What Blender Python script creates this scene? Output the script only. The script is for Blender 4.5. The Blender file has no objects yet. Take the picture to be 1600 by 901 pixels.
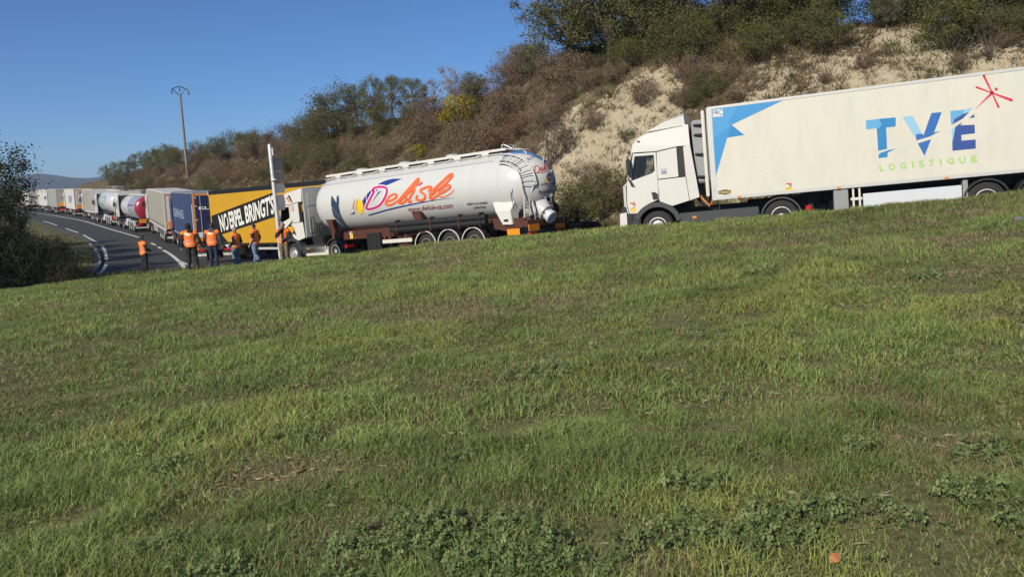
import bpy, bmesh, math, random
import numpy as np
from mathutils import Vector, Matrix
from mathutils.geometry import tessellate_polygon
R = math.radians
SC = bpy.context.scene
COL = SC.collection

# ---------------------------------------------------------------- camera, sky, sun, exposure
cam = bpy.data.cameras.new('camera'); co = bpy.data.objects.new('camera', cam); COL.objects.link(co)
cam.sensor_width = 36; cam.lens = 28.125; cam.clip_start = .05; cam.clip_end = 12000
PITCH, ROLL = R(7.5564), R(2.0)
fw = Vector((0, math.cos(PITCH), -math.sin(PITCH))); up = Vector((0, math.sin(PITCH), math.cos(PITCH))); rt = Vector((1, 0, 0))
# world verticals lean to the left by ROLL in the picture: image x = u cos - v sin, image y = u sin + v cos
ix = rt * math.cos(ROLL) - up * math.sin(ROLL); iy = rt * math.sin(ROLL) + up * math.cos(ROLL)
m = Matrix((ix, iy, -fw)).transposed().to_4x4(); m.translation = (0, 0, 1.65)
co.matrix_world = m
SC.camera = co
SUN_EL, SUN_AZ = R(31), R(33)            # light travels towards (sin az, cos az)
w = bpy.data.worlds.new('World'); SC.world = w; w.use_nodes = True
nt = w.node_tree; bg = nt.nodes['Background']
sky = nt.nodes.new('ShaderNodeTexSky'); sky.sky_type = 'NISHITA'; sky.sun_disc = False
sky.sun_elevation = SUN_EL; sky.sun_rotation = SUN_AZ + math.pi
sky.altitude = 350; sky.air_density = .8; sky.dust_density = 0; sky.ozone_density = 10
nt.links.new(sky.outputs[0], bg.inputs[0]); bg.inputs[1].default_value = .082
sl = bpy.data.lights.new('sun', 'SUN'); so = bpy.data.objects.new('sun', sl); COL.objects.link(so)
sl.energy = 4.2; sl.angle = R(.55); sl.color = (1, .925, .79)
sd = Vector((math.sin(SUN_AZ) * math.cos(SUN_EL), math.cos(SUN_AZ) * math.cos(SUN_EL), -math.sin(SUN_EL)))
so.rotation_euler = sd.to_track_quat('-Z', 'Y').to_euler()
SC.view_settings.view_transform = 'Standard'; SC.view_settings.look = 'None'
SC.view_settings.exposure = .30; SC.view_settings.gamma = 1
SC.render.engine = 'CYCLES'
SC.cycles.max_bounces = 6; SC.cycles.transparent_max_bounces = 6
rng = np.random.default_rng(7); random.seed(7)


# ---------------------------------------------------------------- materials
_M = {}
def mat(name, col, rough=.5, metal=0., var=.0, vscale=6., bump=0., coat=0., spec=.5, dirt=None, dscale=1.2, damt=.35):
    if name in _M: return _M[name]
    m = bpy.data.materials.new(name); m.use_nodes = True; _M[name] = m
    n = m.node_tree.nodes; l = m.node_tree.links; b = n['Principled BSDF']
    b.inputs['Base Color'].default_value = (*col, 1); b.inputs['Roughness'].default_value = rough
    b.inputs['Metallic'].default_value = metal; b.inputs['Coat Weight'].default_value = coat
    b.inputs['Specular IOR Level'].default_value = spec
    if var or bump or dirt:
        tc = n.new('ShaderNodeTexCoord'); nz = n.new('ShaderNodeTexNoise'); nz.inputs['Scale'].default_value = vscale
        nz.inputs['Detail'].default_value = 5; nz.inputs['Roughness'].default_value = .65
        l.new(tc.outputs['Object'], nz.inputs['Vector'])
        last = None
        if var:
            hs = n.new('ShaderNodeMix'); hs.data_type = 'RGBA'
            hs.inputs[6].default_value = (*[c * (1 - var) for c in col], 1); hs.inputs[7].default_value = (*[min(1, c * (1 + var)) for c in col], 1)
            l.new(nz.outputs['Fac'], hs.inputs[0]); last = hs.outputs[2]
        if dirt:
            n2 = n.new('ShaderNodeTexNoise'); n2.inputs['Scale'].default_value = dscale; n2.inputs['Detail'].default_value = 6
            n2.inputs['Roughness'].default_value = .7
            mp = n.new('ShaderNodeMapping'); mp.inputs['Scale'].default_value = (1, 1, .35)
            l.new(tc.outputs['Object'], mp.inputs[0]); l.new(mp.outputs[0], n2.inputs['Vector'])
            cr = n.new('ShaderNodeMapRange'); cr.inputs[1].default_value = .45; cr.inputs[2].default_value = .8
            cr.inputs[3].default_value = 0; cr.inputs[4].default_value = damt
            l.new(n2.outputs['Fac'], cr.inputs[0])
            mx = n.new('ShaderNodeMix'); mx.data_type = 'RGBA'; mx.inputs[7].default_value = (*dirt, 1)
            if last is not None: l.new(last, mx.inputs[6])
            else: mx.inputs[6].default_value = (*col, 1)
            l.new(cr.outputs[0], mx.inputs[0]); last = mx.outputs[2]
        if last is not None: l.new(last, b.inputs['Base Color'])
        if bump:
            bp = n.new('ShaderNodeBump'); bp.inputs['Strength'].default_value = bump; bp.inputs['Distance'].default_value = .02
            l.new(nz.outputs['Fac'], bp.inputs['Height']); l.new(bp.outputs[0], b.inputs['Normal'])
    return m
def attr_mat(name, rough=.75, transl=.25, spec=.2):
    """leaves and blades: colour of each leaf from its own attribute, some light passing through"""
    if name in _M: return _M[name]
    m = bpy.data.materials.new(name); m.use_nodes = True; _M[name] = m
    n = m.node_tree.nodes; l = m.node_tree.links; b = n['Principled BSDF']
    a = n.new('ShaderNodeAttribute'); a.attribute_name = 'Col'
    l.new(a.outputs['Color'], b.inputs['Base Color']); b.inputs['Roughness'].default_value = rough
    b.inputs['Specular IOR Level'].default_value = spec
    if transl:
        t = n.new('ShaderNodeBsdfTranslucent'); l.new(a.outputs['Color'], t.inputs[0])
        mx = n.new('ShaderNodeMixShader'); mx.inputs[0].default_value = transl
        l.new(b.outputs[0], mx.inputs[1]); l.new(t.outputs[0], mx.inputs[2])
        l.new(mx.outputs[0], n['Material Output'].inputs[0])
    return m
def glass_mat(name, tint=(.84, .87, .87), k=.75):
    if name in _M: return _M[name]
    m = bpy.data.materials.new(name); m.use_nodes = True; _M[name] = m
    n = m.node_tree.nodes; l = m.node_tree.links
    n.remove(n['Principled BSDF'])
    tr = n.new('ShaderNodeBsdfTransparent'); tr.inputs[0].default_value = (*tint, 1)
    gl = n.new('ShaderNodeBsdfGlossy'); gl.inputs['Roughness'].default_value = .03
    fr = n.new('ShaderNodeFresnel'); fr.inputs[0].default_value = 1.5
    mx = n.new('ShaderNodeMixShader'); l.new(fr.outputs[0], mx.inputs[0]); l.new(tr.outputs[0], mx.inputs[1]); l.new(gl.outputs[0], mx.inputs[2])
    l.new(mx.outputs[0], n['Material Output'].inputs[0])
    return m
def paint(name, col, **k):
    k.setdefault('rough', .32); k.setdefault('dirt', tuple(c * .55 + .05 for c in col)); k.setdefault('damt', .22)
    return mat(name, col, **k)
WHITE = paint('white cab paint', (.62, .605, .555))
CREAM = paint('cream box panel', (.615, .59, .50), rough=.42, damt=.30, dscale=2.4)
TANKW = paint('white tank paint', (.56, .558, .535), rough=.26, damt=.15)
TARPGREY = paint('grey beige tarpaulin', (.33, .31, .255), rough=.6, var=.08, vscale=2)
TARPGREY2 = paint('grey tarpaulin', (.30, .30, .27), rough=.6, var=.08, vscale=2)
TARPBLUE = paint('blue tarpaulin', (.032, .052, .135), rough=.55, var=.1, vscale=2, dirt=(.09, .10, .14), damt=.25)
TARPYEL = paint('yellow tarpaulin', (.52, .285, .012), rough=.55, var=.07, vscale=2)
DOORWHITE = paint('white door panel', (.62, .59, .53), rough=.45)
NAVY = paint('navy door panel', (.018, .025, .085), rough=.4)
ORANGE = mat('orange frame paint', (.62, .24, .05), .5, var=.15)
ALU = mat('aluminium rail', (.56, .55, .52), .42, .25, var=.12, vscale=9)
GREYP = mat('grey plastic panel', (.040, .042, .046), .55, var=.2, vscale=5)
GREYL = mat('light grey skirt', (.56, .58, .60), .5, var=.05)
GREYBOX = mat('grey locker', (.26, .265, .265), .5, var=.12)
BLACK = mat('black plastic', (.014, .014, .015), .6, var=.3, bump=.1)
BLACKT = mat('black tarpaulin band', (.012, .012, .013), .5)
CHASSIS = mat('dark chassis steel', (.022, .021, .020), .6, .3, var=.4, vscale=12)
BROWN = mat('red brown chassis paint', (.085, .030, .018), .5, var=.25, vscale=8)
RUBBER = mat('tyre rubber', (.020, .020, .019), .85, var=.35, vscale=20, bump=.2)
RIM = mat('steel rim', (.52, .51, .48), .45, .4, var=.3, vscale=15)
RIMD = mat('rusty rim', (.30, .24, .17), .6, .2, var=.5, vscale=15)
RED = mat('red lamp', (.42, .012, .018), .3, coat=.4)
AMBER = mat('orange marker board', (.80, .26, .012), .45)
AMBERL = mat('amber lamp', (.60, .22, .04), .35)
GLASS = glass_mat('cab glass')
SKINM = mat('skin', (.46, .27, .19), .6, var=.12, vscale=30)
def flat(name, col, rough=.45): return mat(name, col, rough)

# ---------------------------------------------------------------- mesh helper
class MB:
    def __init__(s): s.v = []; s.f = []
    def add(s, vs, fs):
        o = len(s.v); s.v += [tuple(v) for v in vs]; s.f += [tuple(i + o for i in f) for f in fs]; return s
    def box(s, x0, x1, y0, y1, z0, z1):
        x0, x1 = sorted((x0, x1)); y0, y1 = sorted((y0, y1)); z0, z1 = sorted((z0, z1))
        return s.add([(x0, y0, z0), (x1, y0, z0), (x1, y1, z0), (x0, y1, z0), (x0, y0, z1), (x1, y0, z1), (x1, y1, z1), (x0, y1, z1)],
                     [(0, 3, 2, 1), (4, 5, 6, 7), (0, 1, 5, 4), (1, 2, 6, 5), (2, 3, 7, 6), (3, 0, 4, 7)])
    def prism(s, poly, y0, y1):
        n = len(poly)
        a = sum(poly[i][0] * poly[(i + 1) % n][1] - poly[(i + 1) % n][0] * poly[i][1] for i in range(n))
        if (a > 0) == (y1 > y0): poly = poly[::-1]
        tris = tessellate_polygon([[Vector((p[0], p[1], 0)) for p in poly]])
        fs = []
        for t in tris:
            ar = sum(poly[t[i]][0] * poly[t[(i + 1) % 3]][1] - poly[t[(i + 1) % 3]][0] * poly[t[i]][1] for i in range(3))
            t = tuple(t) if ar > 0 else tuple(t)[::-1]
            fs.append(tuple(t) if y0 < y1 else tuple(t)[::-1]); fs.append(tuple(i + n for i in (t[::-1] if y0 < y1 else t)))
        fs += [(i, i + n, (i + 1) % n + n, (i + 1) % n) for i in range(n)]
        return s.add([(p[0], y0, p[1]) for p in poly] + [(p[0], y1, p[1]) for p in poly], fs)
    def frame(s, outer, inner, y0, y1):
        """flat panel with a hole, thickness y0..y1"""
        pts = outer + inner; n, k = len(outer), len(inner)
        tris = tessellate_polygon([[Vector((p[0], p[1], 0)) for p in outer], [Vector((p[0], p[1], 0)) for p in inner]])
        N = n + k
        fs = [tuple(t) for t in tris] + [tuple(i + N for i in t) for t in tris]
        fs += [(i, (i + 1) % n, (i + 1) % n + N, i + N) for i in range(n)]
        fs += [(n + i, n + (i + 1) % k, n + (i + 1) % k + N, n + i + N) for i in range(k)]
        return s.add([(p[0], y0, p[1]) for p in pts] + [(p[0], y1, p[1]) for p in pts], fs)
    def loft(s, rings, caps=True, closed=True):
        n = len(rings[0]); vs = [p for r in rings for p in r]; fs = []
        for a in range(len(rings) - 1):
            for i in range(n if closed else n - 1):
                j = (i + 1) % n
                fs.append((a * n + i, a * n + j, (a + 1) * n + j, (a + 1) * n + i))
        if caps:
            fs.append(tuple(range(n))[::-1]); fs.append(tuple((len(rings) - 1) * n + i for i in range(n)))
        return s.add(vs, fs)
    def tube(s, pts, r, n=8, caps=True):
        pts = [Vector(p) for p in pts]; rs = r if isinstance(r, (list, tuple)) else [r] * len(pts)
        rings = []; a = None
        for i, p in enumerate(pts):
            d = (pts[min(i + 1, len(pts) - 1)] - pts[max(i - 1, 0)]).normalized()
            if a is None: a = d.orthogonal().normalized()
            a = (a - d * a.dot(d)).normalized(); b = d.cross(a)
            rings.append([p + (a * math.cos(2 * math.pi * k / n) + b * math.sin(2 * math.pi * k / n)) * rs[i] for k in range(n)])
        return s.loft(rings, caps)
    def tilt(s, sd, W):
        s.v = [(x, y * (1 - .08 * max(0, z - 3.0)), z) for x, y, z in s.v]; return s
    def lathe(s, prof, c=(0, 0, 0), n=24, ax='y'):
        """prof: (radius, along)"""
        rings = []
        for r, a in prof:
            ring = []
            for k in range(n):
                t = 2 * math.pi * k / n
                p = {'y': (r * math.cos(t), a, r * math.sin(t)), 'x': (a, r * math.cos(t), r * math.sin(t)), 'z': (r * math.cos(t), r * math.sin(t), a)}[ax]
                ring.append((p[0] + c[0], p[1] + c[1], p[2] + c[2]))
            rings.append(ring)
        return s.loft(rings, True)
    def ell(s, c, r, nu=16, nv=10):
        rings = []
        for j in range(1, nv):
            t = math.pi * j / nv
            rings.append([(c[0] + r[0] * math.sin(t) * math.cos(2 * math.pi * i / nu), c[1] + r[1] * math.sin(t) * math.sin(2 * math.pi * i / nu), c[2] + r[2] * math.cos(t)) for i in range(nu)])
        return s.loft(rings, True)
    def mesh(s, name, m, smooth=None, bevel=0):
        me = bpy.data.meshes.new(name); me.from_pydata(s.v, [], s.f)
        bm = bmesh.new(); bm.from_mesh(me)
        if bevel:
            bmesh.ops.remove_doubles(bm, verts=bm.verts, dist=1e-5)
            ed = [e for e in bm.edges if len(e.link_faces) == 2 and e.calc_face_angle(0) > .6]
            bmesh.ops.bevel(bm, geom=ed, offset=bevel, segments=2, affect='EDGES', clamp_overlap=True)
        bmesh.ops.delete(bm, geom=[v for v in bm.verts if not v.link_faces], context='VERTS')
        bmesh.ops.recalc_face_normals(bm, faces=bm.faces)
        bm.to_mesh(me); bm.free()
        me.materials.append(m)
        if smooth:
            me.shade_smooth(); me.set_sharp_from_angle(angle=R(smooth))
        return me
    def build(s, name, m, parent=None, smooth=None, bevel=0):
        return link(name, s.mesh(name, m, smooth, bevel), parent)
def link(name, me, parent=None, loc=None):
    o = bpy.data.objects.new(name, me); COL.objects.link(o)
    if parent is not None: o.parent = parent
    if loc is not None: o.location = loc
    return o
def tag(o, label, cat, group=None, kind=None):
    if label: o['label'] = label
    if cat: o['category'] = cat
    if group: o['group'] = group
    if kind: o['kind'] = kind
    return o
def thing(name, label, cat, loc=(0, 0, 0), rot=(0, 0, 0), group=None):
    o = bpy.data.objects.new(name, None); COL.objects.link(o); o.empty_display_size = .3
    o.location = loc; o.rotation_euler = rot
    return tag(o, label, cat, group)
def bx(name, m, parent, x0, x1, y0, y1, z0, z1, bevel=.01):
    return MB().box(x0, x1, y0, y1, z0, z1).build(name, m, parent, bevel=bevel)
def np_mesh(name, V, F, m, col=None, smooth=False):
    """fast mesh of equal-sided faces from arrays; col = one colour per vertex"""
    me = bpy.data.meshes.new(name); V = np.asarray(V, np.float32); F = np.asarray(F, np.int32)
    k = F.shape[1]
    me.vertices.add(len(V)); me.vertices.foreach_set('co', V.ravel())
    me.loops.add(F.size); me.loops.foreach_set('vertex_index', F.ravel())
    me.polygons.add(len(F)); me.polygons.foreach_set('loop_start', np.arange(0, F.size, k, dtype=np.int32))
    if col is not None:
        a = me.attributes.new('Col', 'FLOAT_COLOR', 'POINT')
        a.data.foreach_set('color', np.c_[col, np.ones(len(col))].astype(np.float32).ravel())
    me.update(calc_edges=True); me.materials.append(m)
    if smooth: me.shade_smooth()
    return me

# ---------------------------------------------------------------- flat print: lettering and logos laid on a surface
def tri_poly(poly):
    t = tessellate_polygon([[Vector((p[0], p[1], 0)) for p in poly]])
    return [tuple(p) for p in poly], [tuple(x) for x in t]
def spline(pts, n=6):
    pts = [np.array(p, float) for p in pts]; out = []
    P = [2 * pts[0] - pts[1]] + pts + [2 * pts[-1] - pts[-2]]
    for i in range(1, len(P) - 2):
        for k in range(n):
            t = k / n
            out.append(.5 * (2 * P[i] + (P[i + 1] - P[i - 1]) * t + (2 * P[i - 1] - 5 * P[i] + 4 * P[i + 1] - P[i + 2]) * t * t + (3 * P[i] - P[i - 1] - 3 * P[i + 1] + P[i + 2]) * t ** 3))
    out.append(pts[-1]); return out
def stroke(pts, w0, w1=None, n=5, mid=None):
    """brush stroke as a strip of quads with rounded ends"""
    p = spline(pts, n); N = len(p); w1 = w0 if w1 is None else w1
    vs, fs = [], []
    for i, q in enumerate(p):
        d = p[min(i + 1, N - 1)] - p[max(i - 1, 0)]; d = d / (np.hypot(*d) + 1e-9); nn = np.array([-d[1], d[0]])
        u = i / (N - 1); w = (w0 + (w1 - w0) * u) / 2
        if mid: w = w * (1 - 4 * u * (1 - u)) + mid / 2 * 4 * u * (1 - u)
        vs += [tuple(q + nn * w), tuple(q - nn * w)]
    fs = [(2 * i, 2 * i + 1, 2 * i + 3, 2 * i + 2) for i in range(N - 1)]
    for q, w in ((p[0], w0), (p[-1], w1)):
        o = len(vs); vs.append(tuple(q)); vs += [tuple(q + np.array([math.cos(2 * math.pi * k / 10), math.sin(2 * math.pi * k / 10)]) * w / 2) for k in range(10)]
        fs += [(o, o + 1 + k, o + 1 + (k + 1) % 10) for k in range(10)]
    return vs, fs
def ellip(c, rx, ry, ang=0, n=18):
    ca, sa = math.cos(R(ang)), math.sin(R(ang))
    return [(c[0] + rx * math.cos(t) * ca - ry * math.sin(t) * sa, c[1] + rx * math.cos(t) * sa + ry * math.sin(t) * ca) for t in [2 * math.pi * k / n for k in range(n)]]
def text_shape(s, bold=.0):
    """outline of a word in Blender's built-in font, scaled to the unit square"""
    cu = bpy.data.curves.new('word', 'FONT'); cu.body = s; cu.offset = bold; cu.resolution_u = 3
    o = bpy.data.objects.new('word', cu); COL.objects.link(o)
    dg = bpy.context.evaluated_depsgraph_get(); me = bpy.data.meshes.new_from_object(o.evaluated_get(dg))
    vs = np.array([v.co[:2] for v in me.vertices]); fs = [tuple(p.vertices) for p in me.polygons]
    bpy.data.objects.remove(o); bpy.data.curves.remove(cu); bpy.data.meshes.remove(me)
    lo, hi = vs.min(0), vs.max(0)
    return (vs - lo) / (hi - lo), fs, (hi - lo)
def text_in_quad(s, TL, TR, BR, BL, bold=.03):
    v, f, _ = text_shape(s, bold)
    TL, TR, BR, BL = map(np.array, (TL, TR, BR, BL))
    out = [tuple((BL * (1 - a) + BR * a) * (1 - b) + (TL * (1 - a) + TR * a) * b) for a, b in v]
    return out, f
def homog(src, dst):
    A = []; B = []
    for (x, y), (u, v) in zip(src, dst):
        A += [[x, y, 1, 0, 0, 0, -u * x, -u * y], [0, 0, 0, x, y, 1, -v * x, -v * y]]; B += [u, v]
    h = np.append(np.linalg.solve(np.array(A, float), np.array(B, float)), 1).reshape(3, 3)
    def fn(p):
        q = h @ np.array([p[0], p[1], 1]); return q[0] / q[2], q[1] / q[2]
    return fn
def decal(name, shapes, fn, m, parent):
    mb = MB()
    for vs, fs in shapes: mb.add([fn(p) for p in vs], fs)
    me = bpy.data.meshes.new(name); me.from_pydata(mb.v, [], mb.f); me.materials.append(m)
    return link(name, me, parent)
# ---------------------------------------------------------------- terrain functions
# road path followed by the queue: x, y, z, half width left, half width right, distance of the grass crest, height of the cut bank
PATH = [(75, 1, 4.2, 2.6, 3.0, 9, 6), (40, 15.2, 2.05, 2.5, 3.0, 8.5, 6.5), (20.5, 22.0, .66, 2.5, 3.0, 7.0, 7.3), (13.5, 24.3, .17, 2.4, 3.0, 6.0, 7.6),
        (8, 26.2, -.23, 2.3, 3.0, 4.4, 8.6), (3.2, 29.2, -.68, 2.2, 3.0, 3.3, 9.4), (-.7, 32.6, -1.13, 2.2, 3.2, 4.1, 10.2), (-5.5, 36.4, -1.56, 2.2, 4.0, 6.0, 10.4),
        (-10.3, 40.4, -2.0, 3.3, 6.0, 9.2, 10.0), (-14.7, 45.2, -2.34, 8.6, 6.4, 12.5, 9.6), (-18.9, 51.5, -2.68, 7.1, 4.8, 13, 9.2), (-27, 66.5, -2.53, 6.65, 2.6, 12, 8.8),
        (-36, 82.5, -2.4, 6.9, 2.4, 11, 8.6), (-44.6, 95, -2.1, 7.4, 2.4, 11, 8.2), (-54, 108, -1.74, 7.4, 2.4, 11, 8.0), (-65.8, 125, -1.46, 7.4, 2.4, 11, 7.6),
        (-76.5, 139.3, -1.18, 7.4, 2.4, 11, 7.2), (-88, 155, -1.0, 7.4, 2.4, 11, 6.6), (-112, 188, -.72, 7.4, 2.4, 11, 5.5), (-150, 236, -.3, 7.4, 2.4, 11, 4)]
def smooth_path(p, n=3):
    p = np.array(p, float)
    for _ in range(n):
        q = np.empty((2 * len(p), p.shape[1]))
        q[0::2][0] = p[0]
        a = .75 * p[:-1] + .25 * p[1:]; b = .25 * p[:-1] + .75 * p[1:]
        q = np.concatenate([p[:1], np.stack([a, b], 1).reshape(-1, p.shape[1]), p[-1:]])
        p = q
    return p
_P = smooth_path(PATH)
_seg = np.r_[0, np.cumsum(np.hypot(np.diff(_P[:, 0]), np.diff(_P[:, 1])))]
_S0 = np.interp(0, [0], [0])
_i0 = np.argmin(np.hypot(_P[:, 0] - 6.83, _P[:, 1] - 26.5))
SS = np.arange(-70, 300, .5)
SS = SS[(SS > -_seg[_i0]) & (SS < _seg[-1] - _seg[_i0])]
PT = np.stack([np.interp(SS + _seg[_i0], _seg, _P[:, k]) for k in range(7)], 1)
_tx = np.gradient(PT[:, 0]); _ty = np.gradient(PT[:, 1]); _l = np.hypot(_tx, _ty)
TX, TY = _tx / _l, _ty / _l                     # tangent ; right normal = (TY, -TX)
def at_s(s, k):
    return np.interp(s, SS, PT[:, k])
def xy_of(s, t):
    tx = np.interp(s, SS, TX); ty = np.interp(s, SS, TY)
    return at_s(s, 0) + ty * t, at_s(s, 1) - tx * t
def st_of(x, y):
    x = np.asarray(x, float).ravel(); y = np.asarray(y, float).ravel()
    s = np.empty_like(x); t = np.empty_like(x)
    for a in range(0, len(x), 8000):
        xx, yy = x[a:a + 8000, None], y[a:a + 8000, None]
        i = np.argmin((xx - PT[None, :, 0]) ** 2 + (yy - PT[None, :, 1]) ** 2, 1)
        dx, dy = xx[:, 0] - PT[i, 0], yy[:, 0] - PT[i, 1]
        s[a:a + 8000] = SS[i] + np.clip(dx * TX[i] + dy * TY[i], -.3, .3)
        tt = dx * TY[i] - dy * TX[i]
        d = np.hypot(dx, dy)
        t[a:a + 8000] = np.where(np.abs(tt) > d * .999, tt, np.sign(tt) * np.where(d < 1, np.abs(tt), d))
    return s, t
def sstep(a, b, x):
    u = np.clip((x - a) / (b - a), 0, 1)
    return u * u * (3 - 2 * u)
def vnoise(x, y, seed=0):
    xi = np.floor(x).astype(np.int64); yi = np.floor(y).astype(np.int64)
    fx, fy = x - xi, y - yi
    fx = fx * fx * (3 - 2 * fx); fy = fy * fy * (3 - 2 * fy)
    def h(a, b):
        n = (a * 374761393 + b * 668265263 + seed * 1442695041) & 0x7fffffff
        n = ((n ^ (n >> 13)) * 1274126177) & 0x7fffffff
        return ((n ^ (n >> 16)) & 0xffff) / 65535.
    return (h(xi, yi) * (1 - fx) + h(xi + 1, yi) * fx) * (1 - fy) + (h(xi, yi + 1) * (1 - fx) + h(xi + 1, yi + 1) * fx) * fy
def fbm(x, y, o=4, seed=0):
    r = 0; a = .5
    for k in range(o):
        r = r + a * vnoise(x * 2 ** k + 17.3 * k, y * 2 ** k - 9.1 * k, seed + k); a *= .5
    return r / (1 - .5 ** o)
def grass_plane(x, y):
    x = np.clip(x, -26, 26); y = np.clip(y, -12, 36)
    return .06518 * x - .01129 * y + .00088 * x * y + .00088 * x * x
def z_road(s):
    return at_s(s, 2)
def bank(s, t):
    """height of the cut bank right of the road"""
    wr = at_s(s, 4); B = at_s(s, 6)
    u = (t - wr - 1.0)
    f = .84 * sstep(0, 10.5, u) + .16 * sstep(-1, 5, u) + .012 * np.clip(u - 8, 0, 25)
    far = 1 - .8 * sstep(40, 140, t)
    return z_road(s) + B * f * far
def ground_h(x, y):
    shp = np.shape(x)
    x = np.ravel(x); y = np.ravel(y)
    s, t = st_of(x, y)
    zr = z_road(s); wl = at_s(s, 3); wr = at_s(s, 4); tc = at_s(s, 5)
    g = grass_plane(x, y)
    wf = sstep(48, 62, np.hypot(x, y)) 
    near = g * (1 - wf) + (zr + .02 * np.clip(-t - wl, 0, 40)) * wf
    near = near + .13 * np.exp(-((t + tc + .8) / 1.6) ** 2) * (1 - sstep(6, 14, s))
    u = np.clip((tc + t) / (tc - wl), 0, 1)          # 0 at the crest, 1 at the road edge
    f = .58 * sstep(-.04, .3, u) + .42 * sstep(.6, 1, u)
    h = np.where(t < -tc, near, near * (1 - f) + zr * f)
    h = np.where((t > -wl), zr - .35 * sstep(-wl, -wl + .6, t), h)
    h = np.where(t > wr, np.maximum(zr - .5, bank(s, t) - 1.1 + 1.05 * sstep(24, 30, t)), h)
    return h.reshape(shp)
def hill_h(s, t):
    wr = at_s(s, 4)
    u = t - wr
    slope = sstep(.8, 3, u) * (1 - sstep(12, 16, u))
    n = (fbm(s * .5, t * .25, 4, 3) - .5) * .8 + (fbm(s * 1.8, t * .4, 4, 8) - .5) * .6 + (fbm(s * 2.6, t * 2.4, 2, 14) - .5) * .26
    return bank(s, t) + n * slope + (fbm(s * .3, t * .3, 3, 5) - .5) * .6 * sstep(10, 15, u) - .95 * sstep(23.5, 26, t)

# ---------------------------------------------------------------- the setting: ground, road, hillside, far hills
def axis(lo, hi, fine0, fine1, step, mid):
    a = list(np.arange(fine0, fine1 + step / 2, step)); d = step
    while a[-1] < hi: d *= 1.02 if a[-1] < mid[1] else 1.25; a.append(a[-1] + d)
    d = step
    while a[0] > lo: d *= 1.02 if a[0] > mid[0] else 1.25; a.insert(0, a[0] - d)
    return np.array(a)
gx = axis(-4200, 4200, -30, 26, .45, (-115, 40)); gy = axis(-4200, 4200, -6, 44, .45, (-10, 190))
X, Y = np.meshgrid(gx, gy)
Z = ground_h(X, Y)
dist = np.hypot(X, Y)
Z = Z + np.where((dist < 45), (fbm(X * .55, Y * .55, 3, 21) - .5) * .07 + (fbm(X * 2.4, Y * 2.4, 2, 4) - .5) * .05, 0)
fd = sstep(150, 420, dist)
Z = Z * (1 - fd) + (-2.5) * fd
ny, nx = X.shape
I = (np.arange(ny - 1)[:, None] * nx + np.arange(nx - 1)[None, :]).ravel()
F = np.stack([I, I + 1, I + nx + 1, I + nx], 1)
gm = bpy.data.materials.new('meadow soil'); gm.use_nodes = True
def soil_nodes(m, stops, scale, bump=.5, fine=.45):
    n = m.node_tree.nodes; l = m.node_tree.links; b = n['Principled BSDF']; b.inputs['Roughness'].default_value = .95
    b.inputs['Specular IOR Level'].default_value = .1
    tc = n.new('ShaderNodeTexCoord'); nz = n.new('ShaderNodeTexNoise'); nz.inputs['Scale'].default_value = scale
    nz.inputs['Detail'].default_value = 8; nz.inputs['Roughness'].default_value = .7
    l.new(tc.outputs['Object'], nz.inputs['Vector'])
    nf = n.new('ShaderNodeTexNoise'); nf.inputs['Scale'].default_value = scale * 34; nf.inputs['Detail'].default_value = 5; nf.inputs['Roughness'].default_value = .8
    l.new(tc.outputs['Object'], nf.inputs['Vector'])
    mf = n.new('ShaderNodeMix'); mf.data_type = 'FLOAT'; mf.inputs[0].default_value = fine; l.new(nz.outputs['Fac'], mf.inputs[2]); l.new(nf.outputs['Fac'], mf.inputs[3])
    cr = n.new('ShaderNodeValToRGB'); l.new(mf.outputs[0], cr.inputs[0])
    e = cr.color_ramp.elements
    e[0].position, e[0].color = stops[0][0], (*stops[0][1], 1); e[1].position, e[1].color = stops[-1][0], (*stops[-1][1], 1)
    for p, c in stops[1:-1]:
        q = e.new(p); q.color = (*c, 1)
    l.new(cr.outputs[0], b.inputs['Base Color'])
    bp = n.new('ShaderNodeBump'); bp.inputs['Strength'].default_value = bump; bp.inputs['Distance'].default_value = .05
    n3 = n.new('ShaderNodeTexNoise'); n3.inputs['Scale'].default_value = scale * 9; n3.inputs['Detail'].default_value = 4
    l.new(tc.outputs['Object'], n3.inputs['Vector']); l.new(n3.outputs['Fac'], bp.inputs['Height']); l.new(bp.outputs[0], b.inputs['Normal'])
    return n, l, b, cr, tc
soil_nodes(gm, [(.34, (.065, .066, .026)), (.46, (.115, .115, .048)), (.58, (.165, .150, .078)), (.72, (.25, .205, .13))], 1.3)
g = link('ground', np_mesh('ground', np.c_[X.ravel(), Y.ravel(), Z.ravel()], F, gm, smooth=True)); tag(g, None, None, kind='structure')

# road: strips across the path
rs = np.arange(-60, 215, 1.0); cols = np.linspace(0, 1, 12)
V = []
for s in rs:
    wl, wr = at_s(s, 3), at_s(s, 4)
    for c in np.r_[0, cols, 1]:
        t = -wl + (wl + wr) * c
        x, y = xy_of(s, t); V.append((x, y, z_road(s)))
V = np.array(V); nc = len(cols) + 2
V[0::nc, 2] -= .5; V[nc - 1::nc, 2] -= .5
for k in (0, nc - 1): V[k::nc] += 0
I = (np.arange(len(rs) - 1)[:, None] * nc + np.arange(nc - 1)[None, :]).ravel()
rm = bpy.data.materials.new('asphalt'); rm.use_nodes = True
n, l, b, cr, tc = soil_nodes(rm, [(.25, (.040, .040, .041)), (.5, (.055, .055, .055)), (.75, (.078, .076, .073))], .35, .25)
b.inputs['Roughness'].default_value = .85; b.inputs['Specular IOR Level'].default_value = .25
road = link('road', np_mesh('road', V, np.stack([I, I + 1, I + nc + 1, I + nc], 1), rm)); tag(road, None, None, kind='structure')
PAINTW = mat('road marking paint', (.62, .61, .57), .7, var=.25, vscale=3)
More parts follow.
